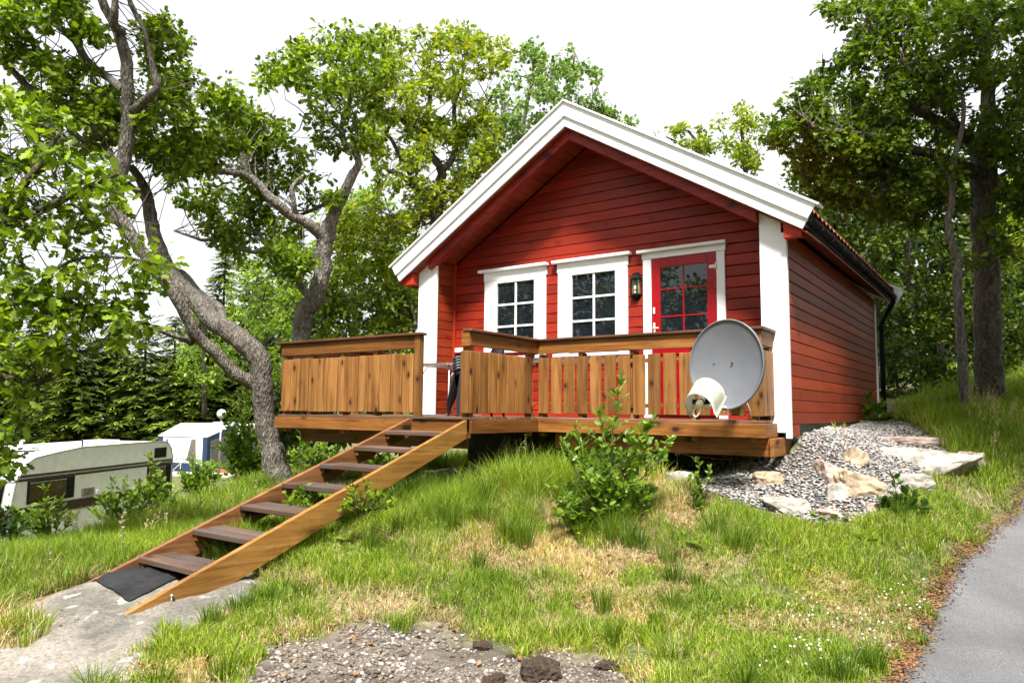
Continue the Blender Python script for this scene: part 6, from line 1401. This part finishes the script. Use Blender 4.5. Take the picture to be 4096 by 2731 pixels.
# number badge on the sloping nose
bq = [(.14, LEN-.17, -1.47), (.50, LEN-.17, -1.47), (.50, LEN-.27, -1.345), (.14, LEN-.27, -1.345)]
w = MB(); nrm_b = (dv*.78+Vector((0, 0, .62))).normalized(); w.prism([cp(t, o, z)+nrm_b*.012 for o, t, z in bq], nrm_b*.012, .003); bd_ = w.build('number_badge', paint('badge_grey', (.13, .12, .13), .4, .1), car)
tx = bpy.data.curves.new('badge_digits', 'FONT'); tx.body = '650'; tx.size = .15; tx.extrude = .003; tx.align_x = 'CENTER'; tx.align_y = 'CENTER'
to = bpy.data.objects.new('badge_digits', tx); COL.objects.link(to); bpy.context.view_layer.update()
dg = bpy.context.evaluated_depsgraph_get(); tm_ = bpy.data.meshes.new_from_object(to.evaluated_get(dg)); bpy.data.objects.remove(to)
uz = (cp(LEN-.27, 0, -1.345)-cp(LEN-.17, 0, -1.47)).normalized(); ux = -wv; un = ux.cross(uz); ctr = cp(LEN-.22, .32, -1.405)+nrm_b*.026
Mx = Matrix.Identity(4)
for i in range(3): Mx[i][0] = ux[i]; Mx[i][1] = uz[i]; Mx[i][2] = un[i]; Mx[i][3] = ctr[i]
tm_.transform(Mx); tm_.materials.append(CW); link('digits', tm_, bd_)
for t0, o0, sz in ((4.3, 1.0, .35), (1.6, 1.0, .35)):
    w = MB(); zt = -.985 if t0 < 3.7 else -1.05; w.prism([cp(t0-sz, o0-sz, zt), cp(t0+sz, o0-sz, zt), cp(t0+sz, o0+sz, zt), cp(t0-sz, o0+sz, zt)], Vector((0, 0, .07)), .03); w.build('roof_hatch', CW, car)
w = MB(); w.tube([cp(3.9, 1.5, -1.02), cp(3.9, 1.5, -.86)], .04, 10); w.tube([cp(3.9, 1.5, -.87), cp(3.9, 1.5, -.83)], [.09, .07], 12); w.build('roof_cowl', CW, car)
w = MB(); w.tube([cp(3.55, .12, -1.0), cp(3.55, .12, -.80)], .02, 8); w.build('flue', BLACKM, car)
for t0 in (2.6,):
    for o0 in (.12, WID-.12):
        w = MB(); w.lathe([(.08, -.07), (.31, -.08), (.33, -.03), (.33, .05), (.31, .08), (.08, .07)], Matrix.Translation(cp(t0, o0, -3.29)) @ wv.to_track_quat('Z', 'Y').to_matrix().to_4x4(), 24, cap=True); w.build('wheel', BLACKM, car)
w = MB(); w.beam(cp(LEN+.05, .9, -3.1), cp(LEN+1.2, 1.07, -3.12), .07, .07); w.tube([cp(LEN+.9, 1.1, -3.62), cp(LEN+.9, 1.1, -2.9)], .03, 8); w.build('drawbar', STEEL, car)
# second caravan with awning
D2 = 37.0
bl = at(360, 1084, D2); br = at(472, 1081, D2-.6); tl = at(362, 1001, D2)
fx = Vector(br-bl); fx.z = 0; fxl = fx.length; fx.normalize(); bk = Vector((-fx.y, fx.x, 0)); bk = bk if bk.dot(Vector(Fa)) > 0 else -bk
zg2 = float(bl[2]); Oz = Vector((bl[0], bl[1], zg2)); hf = float(tl[2]-bl[2])
BLUE = paint('navy_awning_cloth', (.018, .045, .10), .7, .2); GREYC = paint('grey_awning_cloth', (.15, .14, .13), .8, .15)
aw = thing('awning_caravan', 'distant white caravan with a navy and white awning and curtained windows', 'caravan', tuple(Oz))
def ap(u, v, z): return Oz+fx*u+bk*v+Vector((0, 0, z))
w = MB(); w.prism([ap(-.25, 1.9, .45), ap(fxl+.55, 1.9, .45), ap(fxl+.55, 1.9, hf+.62), ap(-.05, 1.9, hf+.62), ap(-.25, 1.9, hf+.35)], bk*2.1, .08); w.build('body', CW, aw)
w = MB(); w.prism([ap(-.02, -.02, hf), ap(fxl+.02, -.02, hf-.03), ap(fxl+.02+.35, 1.88, hf+.60), ap(-.15, 1.88, hf+.60)], Vector((0, 0, .03))); w.build('awning_roof', CW, aw)
w = MB(); w.prism([ap(-.02, -.01, 0), ap(fxl+.02, -.01, 0), ap(fxl+.02, -.01, hf-.02), ap(-.02, -.01, hf)], bk*.02); fp = w.build('awning_front', BLUE, aw)
w = MB(); w.prism([ap(.30, -.03, .52), ap(fxl-.22, -.03, .52), ap(fxl-.22, -.03, hf-.06), ap(.30, -.03, hf-.06)], bk*.015); wf = w.build('window', CW, fp)
w = MB(); w.prism([ap(.42, -.05, .70), ap(.62, -.05, .70), ap(.66, -.05, hf-.14), ap(.50, -.05, hf-.14)], bk*.012); w.prism([ap(fxl-1.12, -.05, .62), ap(fxl-.58, -.05, .62), ap(fxl-.62, -.05, hf-.14), ap(fxl-.86, -.05, hf-.14)], bk*.012); w.build('pane', paint('dim_awning_inside', (.16, .14, .12), .4, .2), wf)
w = MB()
for k in range(22):
    u = .34+k*(fxl-.6)/22
    if not (fxl-1.15 < u < fxl-.6 or .42 < u < .62): w.tube([ap(u, -.05, .6), ap(u, -.05, hf-.1)], .018, 5)
w.build('curtain', CW, wf)
w = MB(); w.prism([ap(fxl+.03, 0, 0), ap(fxl+.40, 1.88, 0), ap(fxl+.40, 1.88, hf+.58), ap(fxl+.03, 0, hf-.04)], -fx*.02); sp = w.build('awning_side', BLUE, aw)
w = MB(); w.prism([ap(fxl+.10, .18, .5), ap(fxl+.36, 1.6, .5), ap(fxl+.36, 1.6, hf+.1), ap(fxl+.10, .18, hf-.2)], fx*.02); w.build('pane', GREYC, sp)
for u in (.3, fxl*.5, fxl-.2):
    w = MB(); w.tube([ap(u, -.03, .5), ap(u-.3, -.5, 0)], .012, 5); w.tube([ap(u, -.03, .5), ap(u+.3, -.5, 0)], .012, 5); w.build('guy_strap', CREAM, aw)
w = MB(); w.prism([ap(fxl*.5, 2.4, hf+.6), ap(fxl*.5+.9, 2.4, hf+.6), ap(fxl*.5+.9, 3.1, hf+.6), ap(fxl*.5, 3.1, hf+.6)], Vector((0, 0, .10)), .03); w.build('roof_hatch', CW, aw)
# planter and kerb by the awning
pc = ap(fxl+.35, -.3, 0)
pl = thing('flower_planter', 'terracotta planter with small pink flowers beside the awning', 'planter', tuple(pc))
w = MB(); w.prism([pc+fx*a+bk*b for a, b in ((0, 0), (1.1, 0), (1.1, .35), (0, .35))], Vector((0, 0, .28)), .02); w.build('trough', TILE, pl)
P_ = np.array([list(pc+fx*rng.uniform(0, 1.1)+bk*rng.uniform(0, .35)+Vector((0, 0, .28+rng.uniform(0, .25)))) for _ in range(160)]); leaves('plants', P_, rng.normal(size=(160, 3))+[0, 0, 1], rng.normal(size=(160, 3)), rng.uniform(.06, .14, 160), T_OVAL, L_BUSH, pl)
w = MB(); w.prism([ap(-1.2, -.55, -.12), ap(fxl+2.2, -.55, -.12), ap(fxl+2.2, -.3, -.12), ap(-1.2, -.3, -.12)], Vector((0, 0, .22)), .02); o_ = w.build('pitch_edging', CREAM, org=tuple(ap(0, -.55, 0))); setp(o_, 'pale wooden edging board in front of the awning', 'edging')
# globe lamp on a post
g0 = Vector(at(509, 950, 34)); zg = float(T(g0.x, g0.y))
gl_ = thing('globe_lamp', 'round white globe lamp on a post above the shrub right of the awning', 'lamp', (g0.x, g0.y, zg))
w = MB(); w.lathe([(.001, -.21)]+[(.21*math.cos(a), .21*math.sin(a)) for a in np.linspace(-1.45, 1.45, 14)]+[(.001, .21)], Matrix.Translation(g0), 24); w.build('globe', paint('opal_globe', (.85, .85, .83), .25, .02), gl_)
w = MB(); w.tube([(g0.x, g0.y, zg-.1), (g0.x, g0.y, g0.z-.2)], [.05, .035], 10); w.tube([(g0.x, g0.y, g0.z-.24), (g0.x, g0.y, g0.z-.18)], .07, 12); w.build('post', STEEL, gl_)
# mown lawn and pale track beside the caravans
def flat_region(name, pts, lift, col):
    P = hpoly(pts); x0, y0 = P.min(0); x1, y1 = P.max(0)
    sheet(name, P, .4, lift, col, 0, fn=lambda x, y: (fbm(x*1.2, y*1.2, 0, 3, 15)-.5)*.5)

# ------------------------------------------------------------------ overall albedo calibration of every coloured (non-white) material
KEEP = {'white_paint', 'cream_plastic', 'caravan_white', 'opal_globe', 'clover_flower', 'galvanised_steel', 'aluminium_edge', 'dark_window_glass', 'lantern_glass', 'caravan_side_panel', 'oak_leaf', 'near_oak_leaf', 'olive_oak_leaf', 'aspen_leaf', 'shaded_wood_leaf', 'bush_leaf', 'young_shrub_leaf', 'dark_shrub_leaf', 'grass_blade', 'spruce_needles', 'dry_grass_blade', 'honey_stringer'}
for ma in bpy.data.materials:
    if not ma.use_nodes or ma.name in KEEP: continue
    n = ma.node_tree
    for nd_ in list(n.nodes):
        s_ = nd_.inputs.get('Base Color') if nd_.type == 'BSDF_PRINCIPLED' else (nd_.inputs.get('Color') if nd_.type == 'BSDF_TRANSLUCENT' else None)
        if s_ is not None and s_.is_linked:
            src = s_.links[0].from_socket; n.links.new(mixc(n, 1, src, (.80, .80, .80), 'MULTIPLY'), s_)
